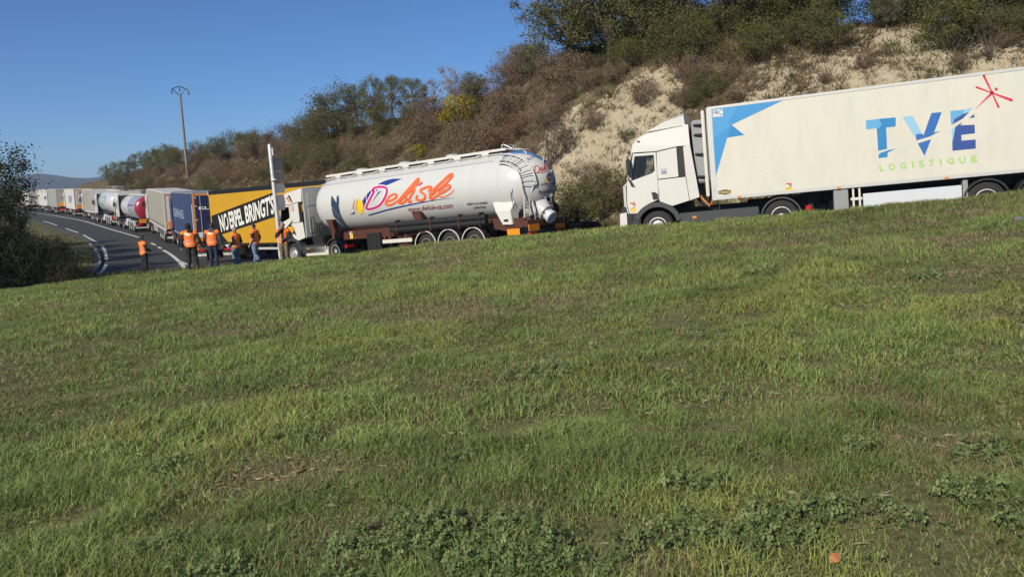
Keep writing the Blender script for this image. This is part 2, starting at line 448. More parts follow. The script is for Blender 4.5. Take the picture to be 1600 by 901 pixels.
def marking(name, pts, w, lift=.014):
    p = spline(pts, 8); vs = []
    for i, q in enumerate(p):
        d = p[min(i + 1, len(p) - 1)] - p[max(i - 1, 0)]; d = d / np.hypot(*d); nn = np.array([-d[1], d[0]])
        for a in (q + nn * w / 2, q - nn * w / 2):
            s, t = st_of([a[0]], [a[1]]); vs.append((a[0], a[1], float(z_road(s)[0]) + lift))
    me = bpy.data.meshes.new(name); me.from_pydata(vs, [], [(2 * i, 2 * i + 1, 2 * i + 3, 2 * i + 2) for i in range(len(p) - 1)])
    me.materials.append(PAINTW); o = link(name, me, road); return o
marking('centre_line', [(-110, 180), (-96, 161), (-83.48, 144.1), (-71.78, 128.8), (-61.55, 115.1), (-52.29, 101.6), (-45.55, 91.8), (-40.54, 84.6), (-36.06, 77.9)], .22)
marking('centre_dash', [(-31.12, 69.4), (-29.47, 66.5)], .22); marking('centre_dash', [(-28.43, 64.6), (-27.29, 62.5)], .22)
marking('centre_line', [(-26.48, 61), (-24.7, 57.8), (-22.71, 54), (-20.65, 49.8), (-18.39, 44.8), (-16.9, 41.2), (-16.35, 38.6)], .24)
marking('centre_line', [(-21.43, 51.5), (-19.65, 48.2), (-18.2, 45.4)], .2, .020)
for q in ([(-66.62, 115), (-57.62, 102.3)], [(-52.91, 95.7), (-47.12, 87.6)], [(-44.78, 84.2), (-37.57, 72.8)], [(-34.69, 68), (-31.22, 61.6), (-27.32, 54)], [(-25.62, 50.5), (-23.59, 46.1), (-21.79, 42), (-20.04, 38)], [(-90, 147), (-80, 133)]):
    marking('edge_dash', q, .2)
kerb = [(-37, 70.5), (-32.73, 63.2), (-29.94, 58.1), (-27.62, 53.7), (-25.89, 50.2), (-24.15, 46.4), (-22.51, 42.8), (-20.62, 38.7), (-19.4, 35.8)]
KERB = mat('concrete kerb', (.19, .175, .155), .85, var=.25, vscale=5)
p = np.array(spline(kerb, 8)); L = np.r_[0, np.cumsum(np.hypot(*np.diff(p, axis=0).T))]
kerb_o = tag(thing('kerb', 'low concrete kerb along the outside of the road bend at left', 'kerb', (0, 0, 0)), None, None)
a = 0.0
while a + 1.0 < L[-1]:
    q0 = np.array([np.interp(a + .012, L, p[:, k]) for k in (0, 1)]); q1 = np.array([np.interp(a + .988, L, p[:, k]) for k in (0, 1)])
    d = (q1 - q0) / np.hypot(*(q1 - q0)); nn = np.array([-d[1], d[0]]) * .09
    s, t = st_of([q0[0], q1[0]], [q0[1], q1[1]]); z = z_road(s)
    vs = [(*(q + e * nn), zz + h) for q, zz in ((q0, z[0]), (q1, z[1])) for e, h in ((-1, -.2), (1, -.2), (1, .12), (-1, .12))]
    MB().add(vs, [(0, 1, 2, 3), (7, 6, 5, 4), (0, 4, 5, 1), (1, 5, 6, 2), (2, 6, 7, 3), (3, 7, 4, 0)]).build('kerb_stone', KERB, kerb_o)
    a += 1.0

# hillside: chalky cut bank right of the road
hs = np.arange(-62, 205, .32); ht = np.arange(0, 26.2, .3)
S2, T2 = np.meshgrid(hs, ht, indexing='ij')
WR = at_s(S2, 4)
T3 = WR + .15 + T2 * (26 - WR - .15) / 26.0
XH, YH = xy_of(S2, T3)
ZH = hill_h(S2.ravel(), T3.ravel()).reshape(S2.shape)
ZH[:, 0] = np.minimum(ZH[:, 0], z_road(hs) - .1)
def chalk_amount(s, t):
    """bare chalk patches: 1 = bare"""
    def blob(s0, t0, rs_, rt_): return np.clip(1.25 - ((s - s0) / rs_) ** 2 - ((t - t0) / rt_) ** 2, 0, 1)
    c = blob(8.5, 8.2, 3.8, 3.2) * .86
    c = np.maximum(c, .60 * sstep(6, -1, s) * sstep(13.2, 10.2, t))
    c = np.maximum(c, .62 * blob(-9, 12.5, 6, 2.2))
    c = np.maximum(c, .75 * blob(12.5, 7.5, 2.2, 3.5))
    c = np.maximum(c, .62 * blob(52, 7, 7, 2.6)); c = np.maximum(c, .6 * blob(40, 8, 3, 2.6)); c = np.maximum(c, .55 * blob(63, 8.5, 6, 1.8))
    c = np.maximum(c, .5 * blob(20, 6.6, 3, 1.6)); c = np.maximum(c, .45 * blob(32, 7.5, 3, 2))
    return c
CH = np.clip(chalk_amount(S2, T3) + (fbm(S2 * .7, T3 * .9, 4, 31) - .5) * 1.1 * (chalk_amount(S2, T3) > .02), 0, 1)
nj = len(ht)
I = (np.arange(len(hs) - 1)[:, None] * nj + np.arange(nj - 1)[None, :]).ravel()
hm = bpy.data.materials.new('chalk and scrub soil'); hm.use_nodes = True
n, l, b, cr, tc = soil_nodes(hm, [(.3, (.22, .18, .115)), (.47, (.37, .315, .21)), (.62, (.46, .40, .285)), (.8, (.57, .52, .40))], .8, 1.0)
at = n.new('ShaderNodeAttribute'); at.attribute_name = 'Col'
nz = n.new('ShaderNodeTexNoise'); nz.inputs['Scale'].default_value = 1.6; nz.inputs['Detail'].default_value = 9; nz.inputs['Roughness'].default_value = .75
l.new(tc.outputs['Object'], nz.inputs['Vector'])
br = n.new('ShaderNodeValToRGB'); l.new(nz.outputs['Fac'], br.inputs[0])
br.color_ramp.elements[0].position = .35; br.color_ramp.elements[0].color = (.055, .045, .025, 1)
br.color_ramp.elements[1].position = .72; br.color_ramp.elements[1].color = (.20, .155, .095, 1)
ad = n.new('ShaderNodeMath'); ad.operation = 'ADD'; sp = n.new('ShaderNodeSeparateColor'); l.new(at.outputs['Color'], sp.inputs[0])
mr = n.new('ShaderNodeMapRange'); mr.inputs[1].default_value = .3; mr.inputs[2].default_value = .7; mr.inputs[3].default_value = -.6; mr.inputs[4].default_value = .5
n4 = n.new('ShaderNodeTexNoise'); n4.inputs['Scale'].default_value = 2.6; n4.inputs['Detail'].default_value = 8; n4.inputs['Roughness'].default_value = .8
l.new(tc.outputs['Object'], n4.inputs['Vector']); l.new(n4.outputs['Fac'], mr.inputs[0])
l.new(sp.outputs[0], ad.inputs[0]); l.new(mr.outputs[0], ad.inputs[1])
st = n.new('ShaderNodeMapRange'); st.inputs[1].default_value = .32; st.inputs[2].default_value = .5; l.new(ad.outputs[0], st.inputs[0])
mx = n.new('ShaderNodeMix'); mx.data_type = 'RGBA'; l.new(st.outputs[0], mx.inputs[0]); l.new(br.outputs[0], mx.inputs[6]); l.new(cr.outputs[0], mx.inputs[7])
l.new(mx.outputs[2], b.inputs['Base Color'])
hill = link('hillside', np_mesh('hillside', np.c_[XH.ravel(), YH.ravel(), ZH.ravel()], np.stack([I, I + 1, I + nj + 1, I + nj], 1), hm, col=np.repeat(CH.reshape(-1, 1), 3, 1), smooth=True))
tag(hill, None, None, kind='structure')
def hill_point(s, t):
    x, y = xy_of(s, t); return float(x), float(y), float(hill_h(np.array([s]), np.array([t]))[0])

# far hills on the horizon
HM = mat('far forest', (.032, .040, .030), .9, var=.3, vscale=.02)
az = np.linspace(-62, 25, 180); prof = []
for k, a in enumerate(az):
    px = a
    h = 26 + 46 * math.exp(-((a + 30.0) / 2.9) ** 2) + 40 * math.exp(-((a + 25.3) / 1.9) ** 2) + 22 * math.exp(-((a + 19) / 4) ** 2) + 45 * math.exp(-((a + 45) / 7) ** 2) + 20 * math.exp(-((a - 5) / 12) ** 2)
    h += 7 * (fbm(np.array([a * .8]), np.array([1.0]), 3, 2)[0] - .5)
    prof.append(h)
V = []; F = []
RR = [2350, 2500, 2650, 3100]
for k, a in enumerate(az):
    for r, f in zip(RR, (-.12, .72, 1.0, -.1)):
        V.append((r * math.sin(R(a)), r * math.cos(R(a)), prof[k] * f - 3))
for k in range(len(az) - 1):
    for j in range(3): F.append((k * 4 + j, k * 4 + j + 1, (k + 1) * 4 + j + 1, (k + 1) * 4 + j))
tag(link('far_hills', np_mesh('far_hills', V, F, HM, smooth=True)), None, None, kind='structure')

# ---------------------------------------------------------------- grass, weeds and clover on the meadow
def dry_field(x, y):
    d = fbm(x * .42 + 3, y * .26, 4, 51)
    e = fbm(x * 1.7, y * 1.2, 3, 77)
    v = .8 * sstep(.55, .78, d * .66 + e * .34)
    for cx, cy, r in ((2.35, 5.1, .6), (-.62, 3.75, .35), (-1.6, 4.9, .5), (6, 9.5, 1.3), (7.5, 13, 1.6), (-.5, 11.5, 1.8), (-6.5, 9.5, 1.5), (9, 16.5, 1.7), (-3.4, 12.5, 1.2), (5, 7.5, .5), (2.2, 3.2, .5), (.2, 3.3, .4)):
        v = np.maximum(v, 1.1 * np.exp(-((x - cx) ** 2 + ((y - cy) * 1.5) ** 2) / (r * r)) * sstep(.3, .6, e))
    return v
CLV = [(-.62, 3.62, .52), (-.25, 3.65, .5), (-1.45, 3.45, .36), (-.85, 3.22, .34), (-.1, 3.2, .36), (.25, 3.35, .4), (.75, 3.45, .3), (1.35, 3.6, .42), (1.1, 3.3, .32), (1.8, 3.4, .3), (2.1, 3.55, .25),
       (.25, 6.9, .55), (-2.3, 5.2, .35), (-1.5, 5.6, .3), (8.6, 13.8, .8), (2.2, 3.2, .3), (-2.2, 3.6, .3), (-1.9, 3.9, .3), (5.0, 9.9, .5), (-2.6, 6.2, .3), (-.4, 4.9, .25), (.9, 4.0, .25), (3.8, 12, .5), (-1.1, 4.15, .2), (-2.05, 3.15, .3), (2.45, 4.0, .3), (1.9, 4.2, .2)]
def clover_field(x, y):
    v = np.zeros_like(x)
    for cx, cy, r in CLV: v = np.maximum(v, np.exp(-(((x - cx) ** 2 + ((y - cy) * 1.25) ** 2) / (r * r * .55)) ** 2))
    return v
def cmix(r, N, A, B):
    u = r.random((N, 1)); h = r.normal(0, .07, (N, 1))
    return (np.array(A) * (1 - u) + np.array(B) * u) * np.concatenate([1 + h, 1 - h * .3, 1 + 0 * h], 1) * r.uniform(.82, 1.2, (N, 1))
BLADES = attr_mat('grass blades', .55, .22, .35)
def blades(name, y0, y1, dens, h0, h1, wd, near, seed):
    r = np.random.default_rng(seed)
    N = int(dens * (y1 - y0) * (y1 + y0) * .78 + dens * 4.2 * (y1 - y0))
    y = np.sqrt(r.uniform(y0 * y0, y1 * y1, N)); x = r.uniform(-1, 1, N) * (y * .78 + 2.1)
    s, t = st_of(x, y)
    cl = clover_field(x, y); dr = dry_field(x, y)
    tuft = fbm(x * 2.2, y * 2.2, 3, 9)
    keep = (t < -at_s(s, 3) - .15) & (r.random(N) > cl * .55) & (r.random(N) > .18 * dr) & (r.random(N) < .62 + 1.0 * sstep(.3, .65, tuft))
    x, y, dr, tuft = x[keep], y[keep], dr[keep], tuft[keep]; N = len(x)
    z = ground_h(x, y) + (fbm(x * .55, y * .55, 3, 21) - .5) * .07 + (fbm(x * 2.4, y * 2.4, 2, 4) - .5) * .05 - .01
    big = fbm(x * .5, y * .33, 3, 13)
    h = r.uniform(h0, h1, N) * (.35 + 1.15 * sstep(.32, .70, tuft * .6 + big * .4)) * (1 - .5 * dr)
    a = r.uniform(0, 2 * np.pi, N); lean = r.uniform(.25, 1.9, N) * h
    dx, dy = np.cos(a) * lean, np.sin(a) * lean
    b = a + np.pi / 2 + r.normal(0, .5, N); wx, wy = np.cos(b) * wd * r.uniform(.6, 1.3, N) / 2, np.sin(b) * wd * r.uniform(.6, 1.3, N) / 2
    P = lambda u, v, k: np.stack([x + dx * u + wx * k, y + dy * u + wy * k, z + h * v], 1)
    if near:
        V = np.stack([P(0, 0, 1), P(0, 0, -1), P(.3, .6, .85), P(.3, .6, -.85), P(1, .95, 0)], 1).reshape(-1, 3); k = 5
        o = (np.arange(N) * 5)[:, None]
        F = np.concatenate([o + [0, 1, 3], o + [0, 3, 2], o + [2, 3, 4]])
    else:
        V = np.stack([P(0, 0, 1.2), P(0, 0, -1.2), P(.8, 1, 0)], 1).reshape(-1, 3); k = 3
        o = (np.arange(N) * 3)[:, None]; F = o + [0, 1, 2]
    gr = cmix(r, N, (.165, .215, .050), (.285, .365, .105))
    hue = (big - .5)[:, None]
    gr = gr * (1 + .6 * hue) + np.array([.045, .015, .0]) * sstep(.5, .75, fbm(x * .9, y * .9, 3, 62))[:, None]
    dark = (fbm(x * 1.1 + 40, y * .9, 3, 90) < .42)[:, None] * .25
    gr = gr * (1 - dark)
    st = cmix(r, N, (.24, .19, .10), (.42, .32, .18))
    isdry = (r.random(N) < .08 + .80 * dr)[:, None]
    c = np.where(isdry, st * r.uniform(.6, 1.1, N)[:, None], gr)
    o = link(name, np_mesh(name, V, F, BLADES, col=np.repeat(np.clip(c, .004, 1), k, 0)))
    tag(o, None, None, kind='stuff')
    return o
blades('grass', 2.2, 5.5, 7600, .025, .088, .0046, True, 1)
blades('grass', 5.5, 11, 2900, .03, .092, .0068, True, 2)
blades('grass', 11, 20, 1250, .035, .10, .012, False, 3)
blades('grass', 20, 38, 480, .04, .10, .020, False, 4)
# flat litter of dead stems lying in the thin places
def litter():
    r = np.random.default_rng(12); N = 70000
    y = np.sqrt(r.uniform(2.2 ** 2, 13 ** 2, N)); x = r.uniform(-1, 1, N) * (y * .7 + 1.4)
    k = r.random(N) < (.16 + .6 * dry_field(x, y)) * (1 - .75 * sstep(4, 9, y)); x, y = x[k], y[k]; N = len(x)
    z = ground_h(x, y) + (fbm(x * .55, y * .55, 3, 21) - .5) * .07 + (fbm(x * 2.4, y * 2.4, 2, 4) - .5) * .05 + r.uniform(.002, .025, N)
    a = r.uniform(0, 2 * np.pi, N); L = r.uniform(.03, .10, N); wd = r.uniform(.0007, .0016, N) * (1 + y / 7)
    ca, sa = np.cos(a), np.sin(a)
    Q = lambda u, v: np.stack([x + ca * L * u - sa * wd * v, y + sa * L * u + ca * wd * v, z + r.uniform(-.004, .02, N)], 1)
    V = np.stack([Q(-.5, 0), Q(.1, 1), Q(.5, 0), Q(.1, -1)], 1).reshape(-1, 3); o = (np.arange(N) * 4)[:, None]
    c = cmix(r, N, (.14, .11, .06), (.32, .25, .14))
    tag(link('dead_grass', np_mesh('dead_grass', V, o + [0, 1, 2, 3], BLADES, col=np.repeat(c, 4, 0))), None, None, kind='stuff')
litter()
def thatch():
    # the mat of short stems and dead bits between the blades
    r = np.random.default_rng(31); N = 560000
    y = np.concatenate([np.sqrt(r.uniform(2.0 ** 2, 4.4 ** 2, N // 4)), np.sqrt(r.uniform(4 ** 2, 8 ** 2, N // 4)), np.sqrt(r.uniform(7 ** 2, 20 ** 2, N // 2))]); x = r.uniform(-1, 1, N) * (y * .7 + 1.0)
    z = ground_h(x, y) + (fbm(x * .55, y * .55, 3, 21) - .5) * .07 + (fbm(x * 2.4, y * 2.4, 2, 4) - .5) * .05
    a = r.uniform(0, 2 * np.pi, N); L = r.uniform(.012, .05, N) * (.7 + y / 9); w_ = r.uniform(.0010, .0026, N) * (.6 + y / 5); el = r.uniform(-.1, .9, N)
    ca, sa = np.cos(a), np.sin(a)
    V = np.stack([np.stack([x - sa * w_, y + ca * w_, z - .004], 1), np.stack([x + sa * w_, y - ca * w_, z - .004], 1), np.stack([x + ca * L, y + sa * L, z + L * el], 1)], 1).reshape(-1, 3)
    dr = dry_field(x, y); d = (r.random(N) < .34 + .5 * dr + .25 * (y < 3.6))[:, None]
    c = np.where(d, cmix(r, N, (.17, .135, .07), (.46, .36, .21)), cmix(r, N, (.10, .14, .034), (.19, .24, .07)))
    tag(link('thatch', np_mesh('thatch', V, np.arange(3 * N).reshape(-1, 3), BLADES, col=np.repeat(c, 3, 0))), None, None, kind='stuff')
thatch()
def clover():
    r = np.random.default_rng(5); xs, ys = [], []
    for cx, cy, rr in CLV:
        rr *= .68; n_ = int(3700 * rr * rr * (1 if cy < 6 else .5)) + 30
        a = r.uniform(0, 2 * np.pi, n_); q = rr * np.sqrt(r.random(n_)) * .95 * r.uniform(.85, 1.25, n_)
        xs.append(cx + q * np.cos(a)); ys.append(cy + q * np.sin(a) / 1.25)
    n_ = 2600; y = np.sqrt(r.uniform(2.4 ** 2, 11 ** 2, n_)); xs.append(r.uniform(-1, 1, n_) * (y * .7 + 1)); ys.append(y)
    x, y = np.concatenate(xs), np.concatenate(ys)
    gaps = fbm(x * 3.2, y * 3.2, 3, 40) > .44
    x, y = x[gaps], y[gaps]; N = len(x)
    z = ground_h(x, y) + (fbm(x * .55, y * .55, 3, 21) - .5) * .07 + (fbm(x * 2.4, y * 2.4, 2, 4) - .5) * .05
    hh = r.uniform(.02, .11, N) * (.5 + fbm(x * 4, y * 4, 2, 33)); sz = r.uniform(.008, .017, N) * (1 + np.clip(y - 5, 0, 8) * .09)
    a0 = r.uniform(0, 2 * np.pi, N); tx_, ty_ = r.normal(.18, .5, N), r.normal(.3, .5, N)
    Vs = []
    for k in range(3):
        a = a0 + k * 2 * np.pi / 3 + r.normal(0, .15, N)
        for u, v in ((.05, 0), (.75, .55), (1.35, 0), (.75, -.55)):
            ox = (np.cos(a) * u - np.sin(a) * v) * sz; oy = (np.sin(a) * u + np.cos(a) * v) * sz
            Vs.append(np.stack([x + ox, y + oy, z + hh + ox * tx_ + oy * ty_ + (.25 * sz * (u > 1) * -1)], 1))
    V = np.stack(Vs, 1).reshape(-1, 3); o = (np.arange(N) * 12)[:, None]
    F = np.concatenate([o + [4 * k, 4 * k + 1, 4 * k + 2, 4 * k + 3] for k in range(3)])
    c = cmix(r, N, (.085, .122, .040), (.185, .225, .080))
    tag(link('clover', np_mesh('clover', V, F, attr_mat('clover leaves', .6, .15, .2), col=np.repeat(c, 12, 0))), None, None, kind='stuff')
    # stalks under the leaves
    V = np.stack([np.stack([x - .001, y, z], 1), np.stack([x + .001, y, z], 1), np.stack([x, y, z + hh], 1)], 1).reshape(-1, 3)
    tag(link('clover_stalks', np_mesh('clover_stalks', V, (np.arange(N) * 3)[:, None] + [0, 1, 2], attr_mat('clover leaves'), col=np.repeat(c * .9, 3, 0))), None, None, kind='stuff')
clover()
# a dry orange leaf and a stone
def small_things():
    x, y = 1.27, 3.06; z = float(ground_h(np.array([x]), np.array([y]))[0]) + .045
    mb = MB(); pts = [(-.05, 0, 0), (-.025, .03, .012), (.01, .034, .018), (.05, .012, .006), (.04, -.015, 0), (0, -.03, -.008), (-.03, -.02, .0)]
    mb.add([(0, 0, .022)] + pts, [(0, i + 1, (i + 1) % 7 + 1) for i in range(7)])
    o = mb.build('fallen_leaf', mat('dry orange leaf', (.46, .17, .06), .7, var=.2, vscale=40)); o.location = (x, y, z); o.rotation_euler = (.2, -.3, .4); o.scale = (.62, .62, .62)
    tag(o, 'dry orange fallen leaf lying in the clover at the bottom edge of the meadow', 'leaf')
    mb = MB().ell((0, 0, 0), (.11, .08, .06), 9, 6); r = random.Random(3)
    mb.v = [(v[0] * r.uniform(.8, 1.15), v[1] * r.uniform(.8, 1.15), v[2] * r.uniform(.8, 1.15)) for v in mb.v]
    o = mb.build('stone', mat('grey stone', (.13, .13, .14), .9, var=.3)); x, y = 9.05, 14.2
    o.location = (x, y, float(ground_h(np.array([x]), np.array([y]))[0]) + .07)
    tag(o, 'small grey stone half sunk in the grass at the right edge', 'stone')
small_things()

# ---------------------------------------------------------------- trucks
def tyre_mesh(r=.5, w=.30):
    if ('tyre', r) in _M: return _M[('tyre', r)]
    a = w / 2
    pr = [(r * .56, -a * .8), (r * .62, -a), (r * .86, -a * .98), (r * .97, -a * .80), (r, -a * .55), (r, -a * .28), (r * .975, -a * .24), (r * .975, -a * .18), (r, -a * .14), (r, a * .14), (r * .975, a * .18), (r * .975, a * .24), (r, a * .28), (r, a * .55), (r * .97, a * .8), (r * .86, a * .98), (r * .62, a), (r * .56, a * .8)]
    m = MB().lathe(pr, n=36).mesh('tyre', RUBBER, 35); _M[('tyre', r)] = m; return m
def rim_mesh(kind, r=.5, w=.30):
    key = ('rim', kind, r)
    if key in _M: return _M[key]
    mb = MB(); a = w / 2
    if kind == 'front':     # bulging hub
        pr = [(r * .585, a * .55), (r * .60, a * 1.0), (r * .55, a * 1.02), (r * .50, a * .8), (r * .45, a * .65), (r * .33, a * 1.0), (r * .24, a * 1.05), (r * .2, a * 1.25), (r * .05, a * 1.3)]
    else:
        pr = [(r * .585, a * .55), (r * .60, a * 1.0), (r * .55, a * 1.02), (r * .50, a * .5), (r * .46, a * .1), (r * .36, a * .15), (r * .3, a * .35), (r * .2, a * .4), (r * .19, a * .85), (r * .05, a * .9)]
    mb.lathe(pr, n=28)
    for k in range(10):
        t = 2 * math.pi * k / 10; q = r * .29
        yb = a * (1.0 if kind == 'front' else .3)
        mb.lathe([(.018, yb), (.018, yb + .045), (.004, yb + .05)], c=(q * math.cos(t), 0, q * math.sin(t)), n=6)
    m = mb.mesh('rim', RIM if kind != 'rust' else RIMD, 40); _M[key] = m; return m
def wheel(root, x, side, kind='front', r=.5, y=1.06):
    o = link('wheel', tyre_mesh(r), root, (x, side * y, r))
    if side < 0: o.rotation_euler = (0, 0, math.pi)
    link('rim', rim_mesh(kind, r), o)
    return o
def arc_pts(cx, cz, r, a0, a1, n=14):
    return [(cx + r * math.cos(R(a0 + (a1 - a0) * k / n)), cz + r * math.sin(R(a0 + (a1 - a0) * k / n))) for k in range(n + 1)]
def fender(root, x, side, r0=.55, r1=.60, y0=.86, y1=1.27, a0=12, a1=168, m=None, trim=None, cz=.5):
    s = side
    p = arc_pts(x, cz, r1, a0, a1) + arc_pts(x, cz, r0, a1, a0)
    o = MB().prism(p, s * y0, s * y1).build('fender', m or GREYP, root, smooth=40)
    if trim:
        p = arc_pts(x, cz, r1 + .012, a0, a1, 20) + arc_pts(x, cz, r1 - .022, a1, a0, 20)
        MB().prism(p, s * (y1 - .02), s * (y1 + .012)).build('fender_edge', trim, o)
    return o
CABSIDE = [(2.80, 1.0), (2.85, 1.25), (2.84, 1.88), (2.72, 1.99), (2.52, 2.93), (2.44, 3.20), (2.24, 3.38), (1.96, 3.49), (.72, 3.62), (.72, 1.22)]
def tractor(root, dx, body, drive=-1.96, front=1.78, fairing=True, spoiler=True, far=False, driver=False, rim='rear', half=1.24):
    """cab and chassis of a tractor unit; x forward, the front wall of the trailer is at x = dx"""
    X = lambda p: [(x + dx, z) for x, z in p]
    W = half
    # shell: one band round the cab (front, roof, back, floor), the side walls are panels of their own
    def ring(y, inset):
        return [(x + dx - inset * (1 if x > 2 else 0) * (1.6 if z > 1.9 else 1), y * (1 - .08 * max(0, z - 3.0)), z - (inset * .7 if z > 3.1 else 0)) for x, z in CABSIDE]
    ys = [(-W, .13), (-W * .93, .035), (-W * .6, 0), (W * .6, 0), (W * .93, .035), (W, .13)]
    rings = [ring(y, i) for y, i in ys]
    n = len(CABSIDE); V = [p for r in rings for p in r]; F = []; G = []
    for a in range(5):
        for i in range(n):
            j = (i + 1) % n
            q = (a * n + i, a * n + j, (a + 1) * n + j, (a + 1) * n + i)
            (G if (i == 3 and 0 < a < 4) else F).append(q)
    cab = MB().add(V, F).build('cab', body, root, smooth=38)
    MB().add(V, G).build('windscreen', GLASS, cab)
    inner = bx('cab_interior', BLACK, cab, dx + .80, dx + 2.3, -W + .12, W - .12, 1.12, 1.7, .03)
    bx('seat', mat('cab seat cloth', (.05, .05, .055), .9), cab, dx + 1.45, dx + 1.62, .35, .95, 1.5, 2.5, .05)
    for s in (1, -1):
        a, b = s * (W - .035), s * (W + .006)
        door_o = [(2.66, 1.0), (2.70, 1.3), (2.66, 1.93), (2.56, 2.05), (2.40, 2.88), (1.70, 2.88), (1.70, 1.33), (1.62, 1.27), (2.20, .98)]
        door_o = [(2.64, .99), (2.70, 1.3), (2.66, 1.95), (2.58, 2.02), (2.385, 2.87), (1.66, 2.84), (1.69, 1.36), (2.05, 1.24), (2.21, .97)]
        win = [(2.50, 2.04), (2.335, 2.78), (1.745, 2.755), (1.755, 2.27), (1.84, 2.215)]
        door = MB().frame(X(door_o), X(win), a, b).build('door', body, root)
        MB().prism(X(win), s * (W - .022), s * (W - .014)).build('window', GLASS, door)
        gm = MB(); wv = X(win); gm.tube([(x, b, z) for x, z in wv + wv[:1]], .014, 5); gm.build('window_seal', BLACK, door)
        MB().prism(X([(1.70, 1.36), (1.70, 1.53), (1.78, 1.60), (1.90, 1.60), (1.86, 1.36)]), s * (W - .01), s * (W + .014)).build('handle', BLACK, door)
        # side wall behind the door, roof side, corner
        MB().prism(X([(1.64, 2.84), (1.02, 2.92), (1.02, 2.01), (1.675, 2.0)]), a, b).build('sleeper_panel', body, cab)
        MB().prism(X([(1.675, 1.97), (.80, 1.98), (.74, 1.24), (1.27, 1.12), (1.66, 1.30)]), a, b).build('lower_side_panel', body, cab)
        MB().prism(X([(1.00, 2.92), (.82, 2.915), (.80, 2.01), (1.0, 2.01)]), a, s * (W - .004)).build('vent_panel', BLACK, cab)
        MB().prism(X([(2.40, 2.91), (2.33, 3.15), (2.14, 3.33), (1.9, 3.43), (.73, 3.55), (.74, 2.945), (1.0, 2.95), (1.66, 2.87)]), a, b).tilt(s, W).build('roof_side_panel', body, cab)
        MB().prism(X([(2.61, 2.02), (2.69, 1.96), (2.74, 1.4), (2.74, 1.22), (2.70, .99), (2.665, 1.0), (2.725, 1.3), (2.69, 1.95)]), a, b).build('corner_panel', body, cab)
        MB().prism(X([(2.60, 2.04), (2.62, 2.04), (2.42, 2.88), (2.40, 2.88)]), a, s * (W - .002)).build('pillar', BLACK, cab)
        if not far:
            for p in ([(2.42, 2.895), (1.66, 2.85), (1.02, 2.932), (.74, 2.935)], [(1.66, 2.82), (1.683, 1.35)], [(1.66, 1.985), (.82, 1.99)], [(.79, 1.98), (.735, 1.24)]):
                MB().tube([(x + dx, s * (W + .002), z) for x, z in p], .008, 5).build('panel_seam', BLACK, cab)
        # mirror arm and mirror
        MB().tube([(2.45 + dx, s * W, 2.86), (2.55 + dx, s * (W + .16), 2.80), (2.55 + dx, s * (W + .16), 2.2)], .018, 6).build('mirror_arm', BLACK, cab)
        bx('mirror', BLACK, cab, dx + 2.47, dx + 2.60, s * (W + .06), s * (W + .26), 2.25, 2.72, .03)
        MB().prism(X([(2.52, 2.05), (2.60, 2.10), (2.52, 1.86), (2.40, 1.83)]), s * (W), s * (W + .05)).build('mirror_foot', BLACK, cab)
        # front wheel arch, step box, bumper corner
        arch = arc_pts(front, .5, .78, 28, 168, 12) + arc_pts(front, .5, .63, 168, 20, 12)
        MB().prism(X([(x, max(z, .62)) for x, z in arch]), s * (W - .30), s * (W + .035)).build('wheel_arch', GREYP, root, smooth=40)
        MB().prism(X([(2.56, .97), (2.24, .95), (2.30, .80), (2.36, .36), (2.60, .34)]), s * (W - .3), s * (W - .01)).build('step', BLACK, root)
        for z in (.45, .68): bx('tread', GREYP, root, dx + 2.36, dx + 2.58, s * (W - .12), s * (W + .006), z, z + .04, .005)
        MB().prism(X([(2.57, 1.2), (2.84, 1.22), (2.92, 1.05), (2.95, .45), (2.88, .30), (2.62, .32)]), s * (W - .35), s * (W - .03)).build('bumper_corner', BLACK, root)
        MB().prism(X([(2.76, 1.02), (2.95, 1.0), (2.98, .5), (2.94, .30), (2.76, .32)]), s * .3, s * (W - .012)).build('bumper', body, root, bevel=.015)
        bx('headlight', mat('headlight glass', (.5, .52, .55), .15, .3), root, dx + 2.945, dx + 2.985, s * .75, s * 1.15, .62, .85, .02)
        if fairing:
            MB().prism(X([(.78, 3.60), (.62, 3.58), (.60, 2.96), (.42, 1.32), (.72, 1.24), (.795, 2.0), (.81, 2.94)]), s * (W - .05), s * (W + .002)).tilt(s, W).build('side_fairing', body, cab)
        bx('roof_marker_lamp', BLACK, cab, dx + 2.13, dx + 2.24, s * (W - .10), s * (W + .004), 3.19, 3.26, .02)
    if spoiler:
        sp = [(1.95, 3.50), (1.36, 3.81), (.74, 3.97), (.72, 3.60)]
        V = []; 
        for y, k in ((-1.15, .80), (-.9, 1.0), (.9, 1.0), (1.15, .80)):
            V.append([(x + dx, y, 3.5 + (z - 3.5) * k) for x, z in sp])
        MB().loft(V).build('roof_spoiler', body, cab, smooth=38)
    MB().box(dx + 2.83, dx + 2.865, -.95, .95, 1.2, 1.75).build('grille', BLACK, cab)
    MB().prism(X([(2.53, 2.97), (2.62, 2.93), (2.60, 2.90), (2.52, 2.93)]), -1.0, 1.0).build('sun_visor', GREYP, cab)
    # driver's seat, wheel and a driver
    MB().tube([(dx + 2.18 + .17 * math.sin(q) * .35, .62 + .22 * math.cos(q), 2.02 + .22 * math.sin(q)) for q in [2 * math.pi * i / 14 for i in range(15)]], .018, 6).build('steering_wheel', BLACK, cab)
